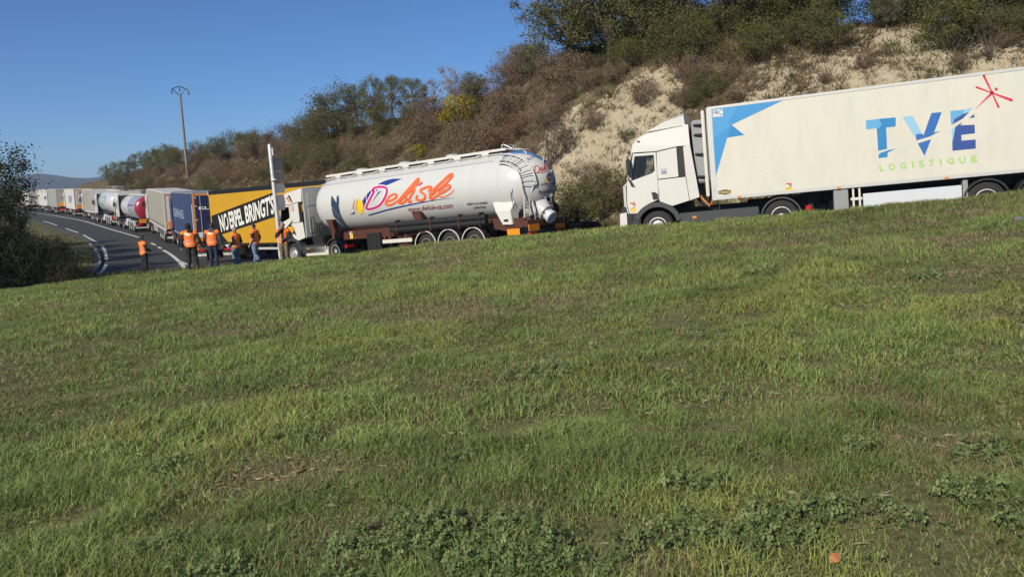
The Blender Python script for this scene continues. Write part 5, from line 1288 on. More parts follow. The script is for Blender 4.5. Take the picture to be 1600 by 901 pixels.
    if hairlen: hs |= (pk == 'neck') & (ctr[:, 1] < hc.y)
    if cloth.get('hair'): wear('hair', hs, .012 + .02 * (hairlen > 0), cloth['hair'], jitter=.5)
    EYE = mat('eye', (.03, .02, .015), .2)
    for s in (1, -1):
        e = MB().ell(tuple(hd(s * .031, .083, .013)), (.011, .008, .007), 10, 6).build('eye', EYE, body, smooth=60)
    MB().tube([tuple(hd(-.022, .1035, -.055)), tuple(hd(0, .107, -.057)), tuple(hd(.022, .1035, -.055))], .0035, 5).build('mouth', mat('lips', (.28, .11, .09), .5), body)
    return root
def ground_z(x, y):
    s, t = st_of([x], [y])
    return float(ground_h(np.array([x]), np.array([y]))[0]) if t[0] < -at_s(s, 3)[0] else float(z_road(s)[0])
DKC = mat('black jacket cloth', (.014, .014, .017), .85, var=.3); DKT = mat('black trousers', (.012, .012, .013), .85, var=.3)
NAVYC = mat('navy trousers', (.018, .024, .052), .85, var=.25); BGREY = mat('blue grey hoodie', (.045, .058, .085), .9, var=.25)
JEANS = mat('light jeans', (.12, .18, .25), .85, var=.3, vscale=12); JEANS2 = mat('blue jeans', (.13, .20, .31), .85, var=.3, vscale=12)
KHAKI = mat('khaki trousers', (.17, .13, .085), .85, var=.2); DGREY = mat('dark grey sweater', (.028, .028, .040), .9, var=.25)
HBLK = mat('dark hair', (.012, .009, .008), .7, var=.4, vscale=40); HGREY = mat('grey hair', (.22, .20, .18), .7, var=.3, vscale=40); HBRN = mat('brown hair', (.035, .022, .014), .7, var=.3, vscale=40)
P = [(-16.86, 36.75), (-12.73, 31.9), (-11.97, 32.2), (-11.65, 33.95), (-10.99, 34.45), (-9.33, 32.95)]
def pl(i, dz=0): x, y = P[i]; return (x, y, ground_z(x, y) + dz)
person('man in black alone on the asphalt at left, seen from behind', pl(0), -38, 1.78,
       dict(elbowR=(.27, -.02, 1.16), wristR=(.20, .19, 1.06), handR=(-.5, .8, .1), elbowL=(-.26, -.06, 1.15), wristL=(-.24, .06, .92), lean=(0, -.02), kneeL=(-.10, .03, .5), ankleL=(-.12, -.03, .09)),
       dict(legs=DKT, top=DKC, hair=HBLK), look=-14, printed=False)
person('broad person with bushy dark hair and black sleeves, back turned', pl(1), 12, 1.87,
       dict(elbowR=(.31, -.02, 1.15), wristR=(.37, .06, .90), elbowL=(-.30, -.04, 1.15), wristL=(-.33, -.02, .90), lean=(-.05, .03), ankleR=(.17, -.02, .09), kneeR=(.13, .02, .5), ankleL=(-.12, 0, .09)),
       dict(legs=DKT, top=DKC, hair=HBLK), look=-20, hairlen=.05, bulk=1.12, scarf=HBLK)
person('short-haired man in a blue grey hoodie and navy trousers, back turned', pl(2), 4, 1.80,
       dict(elbowR=(.30, -.04, 1.15), wristR=(.34, .02, .90), elbowL=(-.29, -.04, 1.15), wristL=(-.30, .02, .90)),
       dict(legs=NAVYC, top=BGREY, hair=HBRN), look=0, scarf=BGREY, bulk=1.1)
STR = mat('white sleeve stripe', (.72, .72, .74), .7)
p4 = person('grey-haired man in profile holding white sheets of paper', pl(3), 62, 1.77,
       dict(elbowR=(.22, -.10, 1.15), wristR=(.12, .16, 1.0), handR=(-.3, .9, -.3), elbowL=(-.25, -.10, 1.15), wristL=(-.20, .15, .98), handL=(.1, .9, -.3), kneeL=(-.09, .05, .5), ankleL=(-.10, -.05, .09), nod=-12),
       dict(legs=JEANS, top=DKC, hair=HGREY), look=10, printed=False)
MB().tube([(-.225, .005, 1.42), (-.285, -.06, 1.28), (-.295, -.105, 1.15)], [.014, .016, .014], 6).build('sleeve_stripe', STR, p4)
MB().tube([(-.29, -.10, 1.13), (-.26, .03, 1.06), (-.24, .12, 1.0)], [.012, .014, .012], 6).build('sleeve_stripe', STR, p4)
pp = MB()
for q in range(3): pp.add([(-.30 + .01 * q, .14, .93 + .006 * q), (.02 + .01 * q, .12, .94 + .006 * q), (.05, .33, 1.05 + .01 * q), (-.26, .36, 1.04 + .008 * q)], [(0, 1, 2, 3)])
o = pp.build('paper_sheets', mat('white paper', (.78, .72, .74), .7)); o.matrix_world = Matrix.Translation(pl(3)) @ Matrix.Rotation(R(62), 4, 'Z')
tag(o, 'white sheets of paper held at the hip by the grey-haired man', 'paper')
person('bare-armed man in a black t-shirt and blue jeans, walking left', pl(4), 75, 1.86,
       dict(elbowR=(.24, -.10, 1.15), wristR=(.22, .02, .92), elbowL=(-.24, -.06, 1.14), wristL=(-.22, .10, .90), kneeR=(.10, .10, .50), ankleR=(.10, .14, .09), kneeL=(-.09, -.03, .50), ankleL=(-.10, -.22, .11), nod=-16),
       dict(legs=JEANS2, top=DKC, hair=HBRN), look=8, openv=.07, tee=True, printed=False)
person('grey-haired man facing the camera, hand at chin, under the signpost', pl(5), 186, 1.78,
       dict(elbowR=(.27, .08, 1.17), wristR=(.07, .21, 1.45), handR=(-.25, -.2, .9), curlR=45, elbowL=(-.27, .05, 1.14), wristL=(-.04, .21, 1.06), handL=(.95, .1, .05), palmL=(0, -1, 0), curlL=30),
       dict(legs=KHAKI, top=DGREY, hair=HGREY), look=-4, openv=.05, printed=False)
def driver():
    mb = MB(); sh = mat('driver shirt', (.30, .20, .15), .85, var=.2)
    m = t1.matrix_basis.copy()
    mb.loft([[(1.72 + rx * math.cos(q), .62 + ry * math.sin(q), z) for q in [2 * math.pi * i / 14 for i in range(14)]] for z, rx, ry in ((1.70, .15, .20), (1.95, .14, .21), (2.15, .13, .22), (2.27, .10, .17), (2.32, .05, .06))])
    dv = thing('person', 'driver sitting in the white cab, arm resting at the steering wheel', 'person', t1.location, t1.rotation_euler)
    body = MB(); body.ell((1.76, .62, 2.47), (.095, .078, .12), 16, 12); body.tube([(1.74, .62, 2.28), (1.75, .62, 2.38)], [.055, .05], 10)
    body.ell((1.85, .62, 2.45), (.02, .015, .02), 8, 6)
    for sgn in (1, -1):
        body.tube([(1.95, .62 + .26 * sgn, 1.98), (2.08, .62 + .20 * sgn, 2.06), (2.17, .62 + .16 * sgn, 2.14)], [.042, .036, .028], 8)
        for k in range(5): body.tube([(2.16, .60 + .16 * sgn + .012 * k, 2.13), (2.20, .60 + .16 * sgn + .014 * k, 2.17), (2.22, .60 + .16 * sgn + .014 * k, 2.14)], .010, 6)
    body.build('body', SKINM, dv, smooth=60); mb.build('shirt', sh, dv, smooth=60)
    sl_ = MB(); [sl_.tube([(1.74, .62 + .2 * g, 2.2), (1.80, .62 + .27 * g, 2.02), (1.95, .62 + .26 * g, 1.98)], [.07, .06, .048], 8) for g in (1, -1)]; sl_.build('sleeve', sh, dv, smooth=60)
    MB().ell((1.745, .62, 2.505), (.098, .085, .10), 14, 8).build('hair', HBRN, dv, smooth=60)
driver()

# ---------------------------------------------------------------- signpost, power pole
GALV = mat('galvanised post', (.62, .63, .63), .45, .3, var=.08); SIGNB = mat('grey sign back', (.23, .24, .24), .55, .2, var=.1); SIGNL = mat('pale sign back', (.50, .51, .50), .5, .2, var=.08)
sx, sy = -9.63, 33.5; sz = ground_z(sx, sy)
sg = thing('signpost', 'white metal signpost with four sign panels seen edge-on, above the man facing the camera', 'signpost', (sx, sy, sz), (R(.6), R(-1.6), 0))
MB().lathe([(.075, -.6), (.075, 4.95), (.06, 5.0), (.01, 5.02)], n=16, ax='z').build('post', GALV, sg, smooth=50)
def panel(z0, z1, L0, m, back, arrow=False, yaw=86):
    c, s = math.cos(R(yaw)), math.sin(R(yaw)); mb = MB()
    pts = [(.03, z0), (L0, z0), (L0, z1), (.03, z1)] if not arrow else [(.03, z0), (L0 * .86, z0), (L0, (z0 + z1) / 2), (L0 * .86, z1), (.03, z1)]
    mb.prism(pts, -.02, .02); mb.v = [(x * c - y * s + .08 * s * .9, x * s + y * c - .08 * c * .9, z) for x, y, z in mb.v]
    o = mb.build('sign_panel', m, sg)
    for z in (z0 + .08, z1 - .08):
        q = MB().lathe([(.085, z - .02), (.085, z + .02)], n=12, ax='z').build('clamp', GALV, o)
    return o
panel(3.93, 4.46, 1.05, SIGNB, 1); panel(3.52, 3.86, 1.05, SIGNB, 1); panel(3.0, 3.40, 1.10, SIGNL, 1, True); panel(2.28, 2.92, .95, SIGNL, 1, True)
MB().ell((.06, -.12, 3.55), (.13, .08, .06), 14, 8).build('lamp', GALV, sg, smooth=50)
MB().prism([(-.02, 4.55), (.12, 4.55), (.12, 4.85), (-.02, 4.85)], -.02, .02).build('plate', GALV, sg)
px_, py_ = -43.5, 110.0; s_, t_ = st_of([px_], [py_]); pz_ = float(hill_h(s_, t_)[0]) if t_[0] < 26 else 5.5
pole = thing('power_pole', 'tall wooden power pole with a Y-shaped insulator frame on the ridge', 'pole', (px_, py_, pz_ - .3), (0, R(-.4), R(20)))
ph = 15.2 - pz_
MB().lathe([(.20, -.8), (.17, ph * .5), (.125, ph), (.02, ph + .02)], n=14, ax='z').build('post', mat('weathered pole', (.21, .185, .155), .85, var=.3, vscale=3), pole, smooth=50)
ST = mat('dark steel frame', (.06, .065, .075), .5, .5)
fr2 = MB(); zt_ = ph + .3
for a, b in (((0, 0, ph - .25), (-.95, 0, ph + .62)), ((0, 0, ph - .25), (.62, 0, ph + .55)), ((-1.05, 0, ph + .60), (-.05, 0, ph + 1.0)), ((-.05, 0, ph + 1.0), (1.1, 0, ph + .48))): fr2.tube([a, b], .06, 6)
fr2.build('crossarm_frame', ST, pole)
for x, z in ((-1.0, ph + .58), (-.02, ph + .93), (1.08, ph + .46)):
    MB().tube([(x, 0, z), (x, 0, z - .2)], .02, 5).build('hanger', ST, pole)
    MB().lathe([(.03, z - .2), (.09, z - .27), (.04, z - .34), (.09, z - .40), (.04, z - .47), (.09, z - .53), (.03, z - .62)], c=(x, 0, 0), n=12, ax='z').build('insulator', ST, pole)

# ---------------------------------------------------------------- trees, shrubs and scrub
LEAF = attr_mat('leaves', .6, .36, .3)
BARK = mat('bark', (.105, .080, .058), .9, var=.35, vscale=9, bump=.3); TWIG = mat('dry twigs', (.125, .090, .066), .9, var=.35, vscale=7); PALEB = mat('pale bare wood', (.27, .22, .165), .9, var=.3)
def plant_meshes(key, seed, h, w, n_clump, n_leaf, leaf, colA, colB, crown0=.12, twigs=40, tw=.012, bark=None, spread=.17, stems=5, flat_=.8, trunk=0.0, lean=.25, drop=1.0):
    """stem mesh with limbs and twigs, and a crown of many small leaves in uneven clumps"""
    r = np.random.default_rng(seed)
    cl = []
    while len(cl) < n_clump:
        u = r.normal(0, 1, 3); u /= np.linalg.norm(u); q = r.uniform(.35, 1.0) ** .6
        p = u * q * np.array([w / 2, w / 2, h * (1 - crown0) / 2]) + np.array([0, 0, h * (crown0 + (1 - crown0) / 2)])
        p[:2] *= 1 - .35 * max(0, (p[2] / h - .6)); p[:2] += r.normal(0, .07 * w, 2)
        cl.append(p)
    cl = np.array(cl); sizes = r.uniform(.6, 1.35, n_clump) * spread * w
    mb = MB()
    bases = [np.array([r.normal(0, .05 * w), r.normal(0, .05 * w), -.15]) for _ in range(stems)]
    tops = []
    if trunk:
        t0 = np.array([0, 0, -.2]); t1 = np.array([r.normal(0, .05) * h, r.normal(0, .05) * h, h * (crown0 + .35)])
        mid = (t0 + t1) / 2 + r.normal(0, .03 * h, 3) * [1, 1, 0]
        mb.tube([t0, mid, t1], [trunk, trunk * .8, trunk * .5], 8); bases = [mid, t1 * .8 + mid * .2, t1]
    for i, c in enumerate(cl):
        b = bases[i % len(bases)]; m_ = (b + c) / 2 + r.normal(0, .06 * w, 3)
        if i < n_clump * .8: mb.tube([b, m_, c], [max(tw * 1.8, trunk * .32), tw * 1.3, tw * .5], 5, caps=False)
    for k in range(twigs):
        c = cl[r.integers(n_clump)]; d = r.normal(0, 1, 3); d[2] = abs(d[2]) * .8 + .2; d /= np.linalg.norm(d); ln = r.uniform(.5, 1.5) * spread * w * 1.5
        mb.tube([c - d * ln * .4, c + d * ln * .3 + r.normal(0, .03, 3), c + d * ln], [tw * .6, tw * .5, tw * .25], 3, caps=False)
    sm = mb.mesh('stem', bark or BARK, 60)
    idx = r.integers(0, n_clump, n_leaf)
    P0 = cl[idx] + r.normal(0, 1, (n_leaf, 3)) * sizes[idx][:, None] * np.array([1, 1, flat_]) * .62
    P0[:, 2] = np.maximum(P0[:, 2], .02 * h)
    a = r.normal(0, 1, (n_leaf, 3)); a[:, 2] -= .3 * drop; a /= np.linalg.norm(a, axis=1)[:, None]
    b = np.cross(a, r.normal(0, 1, (n_leaf, 3))); b /= np.linalg.norm(b, axis=1)[:, None] + 1e-9
    L = (leaf * r.uniform(.55, 1.35, n_leaf))[:, None]; W = L * r.uniform(.38, .62, n_leaf)[:, None]
    V = np.stack([P0 - a * L * .5, P0 + b * W * .5, P0 + a * L * .5, P0 - b * W * .5], 1).reshape(-1, 3)
    mixc = np.clip(r.random(n_clump)[idx] * .55 + r.random(n_leaf) * .45, 0, 1)[:, None]
    c = np.array(colA) * (1 - mixc) + np.array(colB) * mixc
    c = c * r.uniform(.7, 1.25, (n_leaf, 1))
    lm_ = np_mesh('foliage', V, (np.arange(n_leaf) * 4)[:, None] + [0, 1, 2, 3], LEAF, col=np.repeat(np.clip(c, .003, 1), 4, 0))
    return sm, lm_
OLV, OLV2 = (.09, .092, .034), (.20, .18, .065)
KIND = {
 'brown_shrub':  [plant_meshes('brown', 11 + i, 1.9, 2.4, 36, 4400, .08, (.18, .128, .082), (.33, .235, .15), .04, 150, .010, TWIG, .16, 8) for i in range(4)],
 'russet_shrub': [plant_meshes('russet', 31 + i, 1.6, 2.2, 30, 3000, .075, (.17, .088, .048), (.29, .15, .08), .04, 130, .010, TWIG, .16, 8) for i in range(2)],
 'green_bush':   [plant_meshes('green', 41 + i, 2.2, 2.9, 42, 7000, .09, (.066, .076, .022), (.21, .20, .055), .03, 40, .014, BARK, .15, 7) for i in range(4)],
 'olive_bush':   [plant_meshes('olive', 51 + i, 2.4, 2.7, 36, 5600, .09, OLV, OLV2, .05, 90, .012, TWIG, .15, 7) for i in range(3)],
 'small_tree':   [plant_meshes('smallt', 61 + i, 4.0, 3.2, 46, 5200, .11, (.115, .130, .062), (.25, .25, .115), .2, 130, .016, BARK, .11, 3, trunk=.075) for i in range(3)],
 'dark_tree':    [plant_meshes('darkt', 71 + i, 6.2, 5.4, 100, 19000, .125, (.07, .078, .028), (.235, .225, .08), .10, 220, .020, BARK, .085, 3, trunk=.15) for i in range(3)],
 'yellow_tree':  [plant_meshes('yellow', 81, 3.0, 2.5, 24, 2300, .12, (.22, .20, .020), (.60, .46, .03), .3, 40, .014, BARK, .13, 3, trunk=.05)],
 'burgundy_shrub': [plant_meshes('burg', 85, 2.2, 3.0, 26, 3000, .09, (.060, .012, .014), (.125, .026, .026), .05, 70, .012, TWIG, .15, 6)],
 'bare_shrub':   [plant_meshes('bare', 91 + i, 2.6, 2.2, 26, 260, .07, (.12, .08, .05), (.20, .14, .07), .05, 260, .013, TWIG, .16, 6) for i in range(2)],
 'bare_tree':    [plant_meshes('baret', 95, 4.2, 2.6, 26, 420, .08, (.10, .09, .04), (.16, .13, .06), .25, 240, .016, PALEB, .13, 3, trunk=.06)],
 'shade_bush':    [plant_meshes('darkb', 101 + i, 3.0, 3.6, 50, 10500, .095, (.018, .026, .010), (.052, .062, .022), .03, 120, .014, BARK, .14, 7) for i in range(3)],  # dark leaf colours carry the shade of the mass left of the road
 'hedge_tree':   [plant_meshes('hedge', 111 + i, 8.0, 5.6, 90, 19000, .125, (.036, .050, .018), (.125, .135, .05), .05, 200, .018, BARK, .085, 3, trunk=.14) for i in range(2)],
}
CAT = {'brown_shrub': 'shrub', 'russet_shrub': 'shrub', 'green_bush': 'bush', 'olive_bush': 'bush', 'small_tree': 'tree', 'dark_tree': 'tree', 'yellow_tree': 'tree', 'burgundy_shrub': 'shrub', 'bare_shrub': 'shrub', 'bare_tree': 'tree', 'shade_bush': 'bush', 'hedge_tree': 'tree'}
pr = random.Random(21)
def plant(kind, x, y, z, label, group=None, scale=1.0, sz=None, var=None):
    v = KIND[kind]; sm, lm_ = v[pr.randrange(len(v)) if var is None else var % len(v)]
    o = thing(kind, label, CAT[kind], (x, y, z), (pr.uniform(-.06, .06), pr.uniform(-.06, .06), pr.uniform(0, 6.28)), group)
    k = scale; o.scale = (k * pr.uniform(.92, 1.1), k * pr.uniform(.92, 1.1), (sz or k) * pr.uniform(.94, 1.06))
    link('stem' if CAT[kind] != 'tree' else 'trunk', sm, o); link('crown', lm_, o)
    return o
PLANTS = [
 ('dark_tree', 14.62, 13.18, 0.98, 'large dark tree on the bank top, leaning out over the sky'),
 ('dark_tree', 11.65, 12.5, 1.01, 'dark dense tree on the bank top, second from the left of the tall crowns'),
 ('dark_tree', 9.71, 12.44, 0.81, 'dark crowned tree on the bank top just left of the gap of sky'),
 ('dark_tree', 8.04, 12.55, 0.53, 'thin crowned tree at the gap of sky above the white cab'),
 ('dark_tree', 4.5, 12.62, 0.53, 'dark tree on the bank above the white cab roof'),
 ('dark_tree', 1.86, 13.33, 0.43, 'low dark tree on the ridge above the blue star'),
 ('dark_tree', -3.44, 13.39, 0.47, 'dark tree cut by the top edge of the picture above the cream trailer'),
 ('dark_tree', -9.31, 13.23, 0.42, 'dark tree at the top edge above the red dragonfly'),
 ('dark_tree', -11.38, 12.88, 0.36, 'dark tree at the top right corner'),
 ('small_tree', -6.27, 13.09, 0.59, 'thin branched tree beside the small gap of sky at top right'),
 ('small_tree', 18.9, 14.43, 0.69, 'small tree at the left foot of the large dark crown'),
 ('small_tree', 30.3, 16.4, 0.67, 'blue green small tree alone on the skyline left of the large dark crown'),
 ('bare_tree', 34.56, 16.19, 0.84, 'bare leaning tree with pale trunks on the skyline'),
 ('bare_tree', 37.14, 15.8, 0.71, 'second bare leaning tree, left of the other on the skyline'),
 ('small_tree', 37.82, 14.93, 0.87, 'loose green tree on the skyline right of the grey green thicket'),
 ('small_tree', 43.69, 15.47, 1.1, 'tallest tree of the grey green thicket on the slope'),
 ('small_tree', 45.72, 14.53, 1.1, 'grey green tree in the middle of the thicket'),
 ('small_tree', 51.08, 14.56, 1.15, 'grey green tree at the left end of the thicket'),
 ('olive_bush', 52.56, 13.49, 1.74, 'yellow green bush below the left end of the thicket'),
 ('olive_bush', 52.77, 12.48, 1.44, 'olive bush on the slope left of the thicket'),
 ('small_tree', 55.34, 12.53, 0.92, 'narrow pointed green tree on the descending skyline'),
 ('olive_bush', 58.37, 12.17, 1.23, 'olive bush on the descending skyline above the signpost'),
 ('burgundy_shrub', 67.43, 11.94, 1.23, 'dark burgundy red shrub on the ridge left of the signpost'),
 ('olive_bush', 73.37, 11.57, 1.26, 'green bush on the ridge left of the burgundy shrub'),
 ('brown_shrub', 79.7, 11.84, 1.21, 'brown shrub on the ridge between two green bushes'),
 ('olive_bush', 87.62, 11.98, 1.5, 'taller olive bush on the ridge above the yellow trailer'),
 ('olive_bush', 93.18, 11.46, 1.14, 'low olive bush on the ridge right of the power pole'),
 ('russet_shrub', 100.76, 11.62, 1.47, 'reddish brown shrub at the foot of the power pole'),
 ('olive_bush', 113.52, 11.38, 1.23, 'olive bush left of the power pole foot'),
 ('yellow_tree', 27.19, 13.56, 1.07, 'small bright yellow leaved tree standing alone on the brown slope'),
 ('yellow_tree', 31.28, 12.47, 0.44, 'low yellow bush on the slope above the tank walkway'),
 ('olive_bush', 21.36, 12.37, 0.42, 'small green yellow bush on the brown slope right of the yellow tree'),
 ('bare_shrub', 12.53, 8.16, 0.98, 'bare twiggy shrub on the chalk right of the tank end'),
 ('bare_shrub', 11.83, 8.61, 0.75, 'bare upright shrub at the edge of the chalk patch'),
 ('bare_shrub', -9.93, 10.7, 0.57, 'dark bare shrub on the chalk at right above the dragonfly'),
 ('green_bush', 4.46, 9.79, 0.54, 'green bush on the chalk just above the front corner of the cream trailer'),
 ('green_bush', 4.98, 9.25, 0.35, 'small green bush left of the trailer corner'),
 ('olive_bush', -10.02, 11.78, 0.53, 'olive bush on the chalk at top right'),
 ('green_bush', 9.4, 5.67, 0.83, 'green bush at the foot of the bank between tank and white cab'),
 ('green_bush', 7.97, 5.5, 0.91, 'dense bush at the foot of the bank touching the white cab front'),
 ('olive_bush', 10.13, 5.7, 0.6, 'olive bush at the foot of the bank right behind the tank end'),
 ('brown_shrub', 9.38, 6.73, 0.76, 'brown shrub above the bushes between tank and cab'),
 ('brown_shrub', 6.95, 5.47, 0.76, 'brown shrub behind the windscreen of the white cab'),
 ('olive_bush', 8.38, 8.15, 0.3, 'tiny olive tuft in the middle of the chalk patch'),
 ('brown_shrub', 6.13, 9.36, 0.44, 'brown shrub above the roof spoiler of the white cab')]

for kind, s, t, sc_, lab in PLANTS:
    if kind == 'dark_tree': sc_ = max(sc_, .72)
    if kind in ('small_tree', 'bare_tree'): sc_ *= .86
    x, y, z = hill_point(s, t); plant(kind, x, y, z - .05, lab, scale=sc_)
ORD = 'first second third fourth fifth sixth seventh eighth ninth tenth eleventh twelfth thirteenth fourteenth fifteenth sixteenth seventeenth eighteenth nineteenth twentieth'.split()
ORD += ['twenty-' + o for o in ORD[:9]] + ['thirtieth'] + ['thirty-' + o for o in ORD[:9]]
def fill(kind, n_, s0, s1, t0, t1, k0, k1, what, group, avoid=None, seed=0, clear=1.0):
    q = random.Random(1000 + seed); done = []; tries = 0
    while len(done) < n_ and tries < n_ * 40:
        tries += 1; s, t = q.uniform(s0, s1), q.uniform(t0, t1)
        if avoid and q.random() < avoid(s, t): continue
        if any((s - a) ** 2 + (t - b) ** 2 < clear for a, b, c in done): continue
        done.append((s, t, q.uniform(k0, k1)))
    pts = sorted(((hill_point(s, t), k) for s, t, k in done), key=lambda p: p[0][0] / p[0][1])      # from left to right
    for i, ((x, y, z), k) in enumerate(pts):
        lab = ('leftmost' if i == 0 else 'rightmost' if i == len(pts) - 1 else ORD[i] + ' from left') + ' of the ' + what
        plant(kind, x, y, z - .05, lab, group, k)
chalk_p = lambda s, t: float(np.clip(chalk_amount(np.array([s]), np.array([t]))[0] * 1.3, 0, .97))
fill('green_bush', 26, -12.5, 11, 11.2, 16.5, .62, .98, 'dense green bushes in the belt along the bank top', 'green bushes along the bank top', seed=1)
fill('olive_bush', 9, -12, 14, 10.8, 13.5, .45, .75, 'olive bushes edging the green belt on the bank top', 'olive bushes under the green belt', seed=2)
fill('brown_shrub', 38, 12.5, 36, 7.5, 18, .75, 1.15, 'brown shrubs high on the slope above the tank', 'brown shrubs high on the slope', chalk_p, seed=3)
fill('russet_shrub', 12, 16, 40, 5.5, 11, .5, .85, 'reddish brown shrubs low on the slope above the tank', 'reddish shrubs low on the slope', chalk_p, seed=4)
fill('brown_shrub', 16, 14, 44, 5.6, 9.5, .45, .75, 'small brown shrubs low on the slope behind the tank', 'small brown shrubs behind the tank', chalk_p, seed=5)
fill('olive_bush', 16, 34, 58, 7.0, 15, .7, 1.1, 'olive bushes on the slope below the grey green thicket', 'olive bushes below the thicket', chalk_p, seed=6, clear=1.6)
fill('brown_shrub', 18, 40, 75, 6, 13, .6, 1.0, 'brown shrubs on the slope above the yellow trailer', 'brown shrubs above the yellow trailer', chalk_p, seed=7)
fill('olive_bush', 26, 60, 150, 4.2, 14, .8, 1.35, 'olive bushes on the far bank above the distant trucks', 'olive bushes on the far bank', chalk_p, seed=8, clear=3)
fill('russet_shrub', 14, 62, 125, 5, 12.5, .8, 1.3, 'russet shrubs on the far bank above the distant trucks', 'brown shrubs on the far bank', chalk_p, seed=9, clear=3)
fill('brown_shrub', 34, 58, 150, 3.4, 12, .7, 1.15, 'brown shrubs among the olive bushes on the far bank', 'brown shrubs on the far bank slope', seed=15, clear=2.2)
fill('small_tree', 9, 105, 165, 8, 13, .8, 1.2, 'small olive trees at the far end of the bank', 'small trees at the far end of the bank', seed=10, clear=6)
fill('brown_shrub', 20, -13.5, 5.5, 5.2, 12.2, .22, .45, 'low brown shrubs on the chalk behind the cream trailer', 'low shrubs on the chalk', lambda s, t: .25, seed=11)
fill('brown_shrub', 12, 4.5, 14, 9.2, 13, .45, .75, 'brown shrubs between the chalk patch and the dark trees', 'brown shrubs above the chalk patch', lambda s, t: chalk_p(s, t) * .8, seed=12)
fill('green_bush', 6, -9, 4, 4.6, 6.2, .35, .55, 'low green bushes at the bank foot behind the cream trailer', 'bushes behind the cream trailer', seed=13)
fill('olive_bush', 7, 13, 27, 5.2, 7, .4, .6, 'olive bushes at the bank foot behind the tank', 'bushes at the foot of the bank behind the tank', seed=14)
# left of the road: the dark tree and bushes of the photograph's left edge, the hedge they belong to, and kerbside bushes standing in for shaded grass
def gp_(x, y): return float(ground_h(np.array([x]), np.array([y]))[0])
for kind, x, y, k, lab, v in (('hedge_tree', -22.6, 33.6, .92, 'dark leafy tree at the left edge, its loose twigs standing against the sky', 0),
                              ('shade_bush', -21.2, 33.2, .85, 'dark bush at the foot of the leafy tree at the left edge', 0),
                              ('shade_bush', -19.7, 33.5, .72, 'dark bush standing in for shaded grass beside the kerb in the dark mass at left', 1),
                              ('shade_bush', -22.9, 38.4, .75, 'dark bush standing in for shaded grass behind the others at the left kerb', 2),
                              ('shade_bush', -20.9, 32.2, .6, 'dark bush in front of the leafy tree at the bottom left of the dark mass', 1),
                              ('shade_bush', -18.75, 33.1, .42, 'lowest dark bush standing in for shaded grass at the right tip by the kerb', 2),
                              ('shade_bush', -24.6, 42.0, .7, 'dark bush standing in for shaded grass left of the kerb further along the bend', 0)):
    plant(kind, x, y, gp_(x, y) - .05, lab, scale=k, var=v)
for hi_, (x, y, k) in enumerate(((-28.5, 31.0, 1.0), (-33.0, 27.5, 1.05), (-26.6, 36.8, .9), (-30.5, 32.5, 1.1), (-29, 39.5, 1.0), (-33.5, 46.5, 1.0), (-36.5, 52.5, 1.0), (-39.5, 58.5, .95), (-43, 64.5, .9), (-26.8, 42.6, .55))):
    plant('hedge_tree', x, y, gp_(x, y) - .05, ORD[hi_] + ' hedge tree along the left roadside behind the dark leafy tree', 'hedge trees along the left roadside', k)
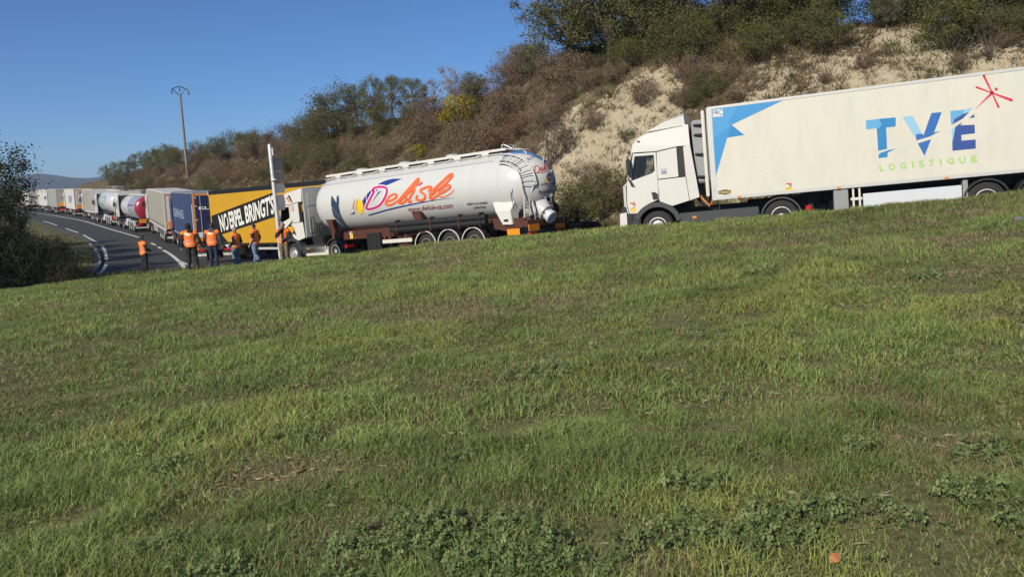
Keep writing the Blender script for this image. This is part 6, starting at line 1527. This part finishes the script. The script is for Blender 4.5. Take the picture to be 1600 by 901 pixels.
# scrub nobody could count: dry tufts and stems all over the bank
def scrub():
    r = np.random.default_rng(88); N = 52000
    s = r.uniform(-16, 75, N) * 1.0; s = np.where(r.random(N) < .32, r.uniform(60, 160, N), s)
    u = r.uniform(.2, 17, N); t = at_s(s, 4) + u
    ch = chalk_amount(s, t); den = fbm(s * .8, t * .8, 4, 17)
    keep = r.random(N) < np.clip((1.2 - ch) * sstep(.28, .58, den) + .26, 0, 1)
    s, t = s[keep], t[keep]; N = len(s); x, y = xy_of(s, t); z = hill_h(s, t)
    Vs, Cs = [], []
    big = fbm(s * .25, t * .3, 3, 71)
    for k in range(15):
        a = r.uniform(0, 2 * np.pi, N); h = r.uniform(.06, .34, N) * (.6 + .8 * den[keep]); ln = r.uniform(.3, 2.2, N) * h; w_ = r.uniform(.006, .020, N)
        ox, oy = r.normal(0, .14, N), r.normal(0, .14, N)
        b = a + np.pi / 2 + r.normal(0, .6, N)
        p0 = np.stack([x + ox - np.cos(b) * w_, y + oy - np.sin(b) * w_, z - .03], 1); p1 = np.stack([x + ox + np.cos(b) * w_, y + oy + np.sin(b) * w_, z - .03], 1)
        p2 = np.stack([x + ox + np.cos(a) * ln, y + oy + np.sin(a) * ln, z + h], 1)
        Vs.append(np.stack([p0, p1, p2], 1))
        g_ = (r.random(N) < sstep(.45, .65, big) * .7)[:, None]
        c = np.where(g_, cmix(r, N, (.05, .06, .02), (.10, .11, .035)), cmix(r, N, (.11, .080, .043), (.24, .172, .10)))
        Cs.append(np.repeat(c[:, None], 3, 1))
    V = np.concatenate(Vs).reshape(-1, 3); C_ = np.concatenate(Cs).reshape(-1, 3)
    tag(link('dry_scrub', np_mesh('dry_scrub', V, np.arange(len(V)).reshape(-1, 3), attr_mat('dry stems', .9, .15, .1), col=C_)), None, None, kind='stuff')
    # loose chalk lumps on the bare patches
    N = 5200; s = r.uniform(-16, 16, N); s = np.where(r.random(N) < .3, r.uniform(16, 70, N), s); t = at_s(s, 4) + r.uniform(.5, 12, N)
    k = r.random(N) < chalk_amount(s, t) + .05; s, t = s[k], t[k]; N = len(s); x, y = xy_of(s, t); z = hill_h(s, t)
    q = r.uniform(.03, .14, N) * r.uniform(.5, 1, N)
    base = np.array([(1, 0, 0), (-.5, .87, 0), (-.5, -.87, 0), (.2, .1, .8), (0, 0, -.6)])
    V = (np.stack([x, y, z], 1)[:, None] + base[None] * q[:, None, None] * r.uniform(.6, 1.4, (N, 5, 1)))
    F = (np.arange(N) * 5)[:, None] ; F = np.concatenate([F + f for f in ([0, 1, 3], [1, 2, 3], [2, 0, 3], [1, 0, 4], [2, 1, 4], [0, 2, 4])])
    c = np.array([.42, .35, .245]) * r.uniform(.7, 1.25, (N, 1))
    tag(link('chalk_lumps', np_mesh('chalk_lumps', V.reshape(-1, 3), F, attr_mat('chalk lumps', .95, 0, .1), col=np.repeat(c, 5, 0))), None, None, kind='stuff')
scrub()
# rough grass on the verge left of the road
def verge():
    r = np.random.default_rng(99); N = 26000
    x = r.uniform(-34, -12, N); y = r.uniform(30, 62, N); s, t = st_of(x, y); wl = at_s(s, 3)
    k = (t < -wl - .25) & (t > -wl - 6); x, y = x[k], y[k]; N = len(x); z = ground_h(x, y)
    a = r.uniform(0, 6.28, N); h = r.uniform(.08, .3, N); w_ = .02
    V = np.stack([np.stack([x - np.sin(a) * w_, y + np.cos(a) * w_, z - .02], 1), np.stack([x + np.sin(a) * w_, y - np.cos(a) * w_, z - .02], 1), np.stack([x + np.cos(a) * h * .6, y + np.sin(a) * h * .6, z + h], 1)], 1).reshape(-1, 3)
    d = (r.random(N) < .45)[:, None]
    c = np.where(d, cmix(r, N, (.16, .13, .06), (.28, .21, .10)), cmix(r, N, (.05, .08, .02), (.09, .12, .035)))
    tag(link('verge_grass', np_mesh('verge_grass', V, np.arange(3 * N).reshape(-1, 3), BLADES, col=np.repeat(c, 3, 0))), None, None, kind='stuff')
verge()

# ---------------------------------------------------------------- the air: far hills fade to blue
hz = MB().box(-4300, 4300, -4300, 4300, -9, 104)
hm_ = bpy.data.materials.new('pale haze'); hm_.use_nodes = True
n = hm_.node_tree.nodes; n.remove(n['Principled BSDF']); pv = n.new('ShaderNodeVolumePrincipled')
pv.inputs['Color'].default_value = (.62, .78, 1.0, 1); pv.inputs['Density'].default_value = .00022; pv.inputs['Anisotropy'].default_value = .1
hm_.node_tree.links.new(pv.outputs[0], n['Material Output'].inputs['Volume'])
tag(hz.build('haze', hm_), None, None, kind='stuff')
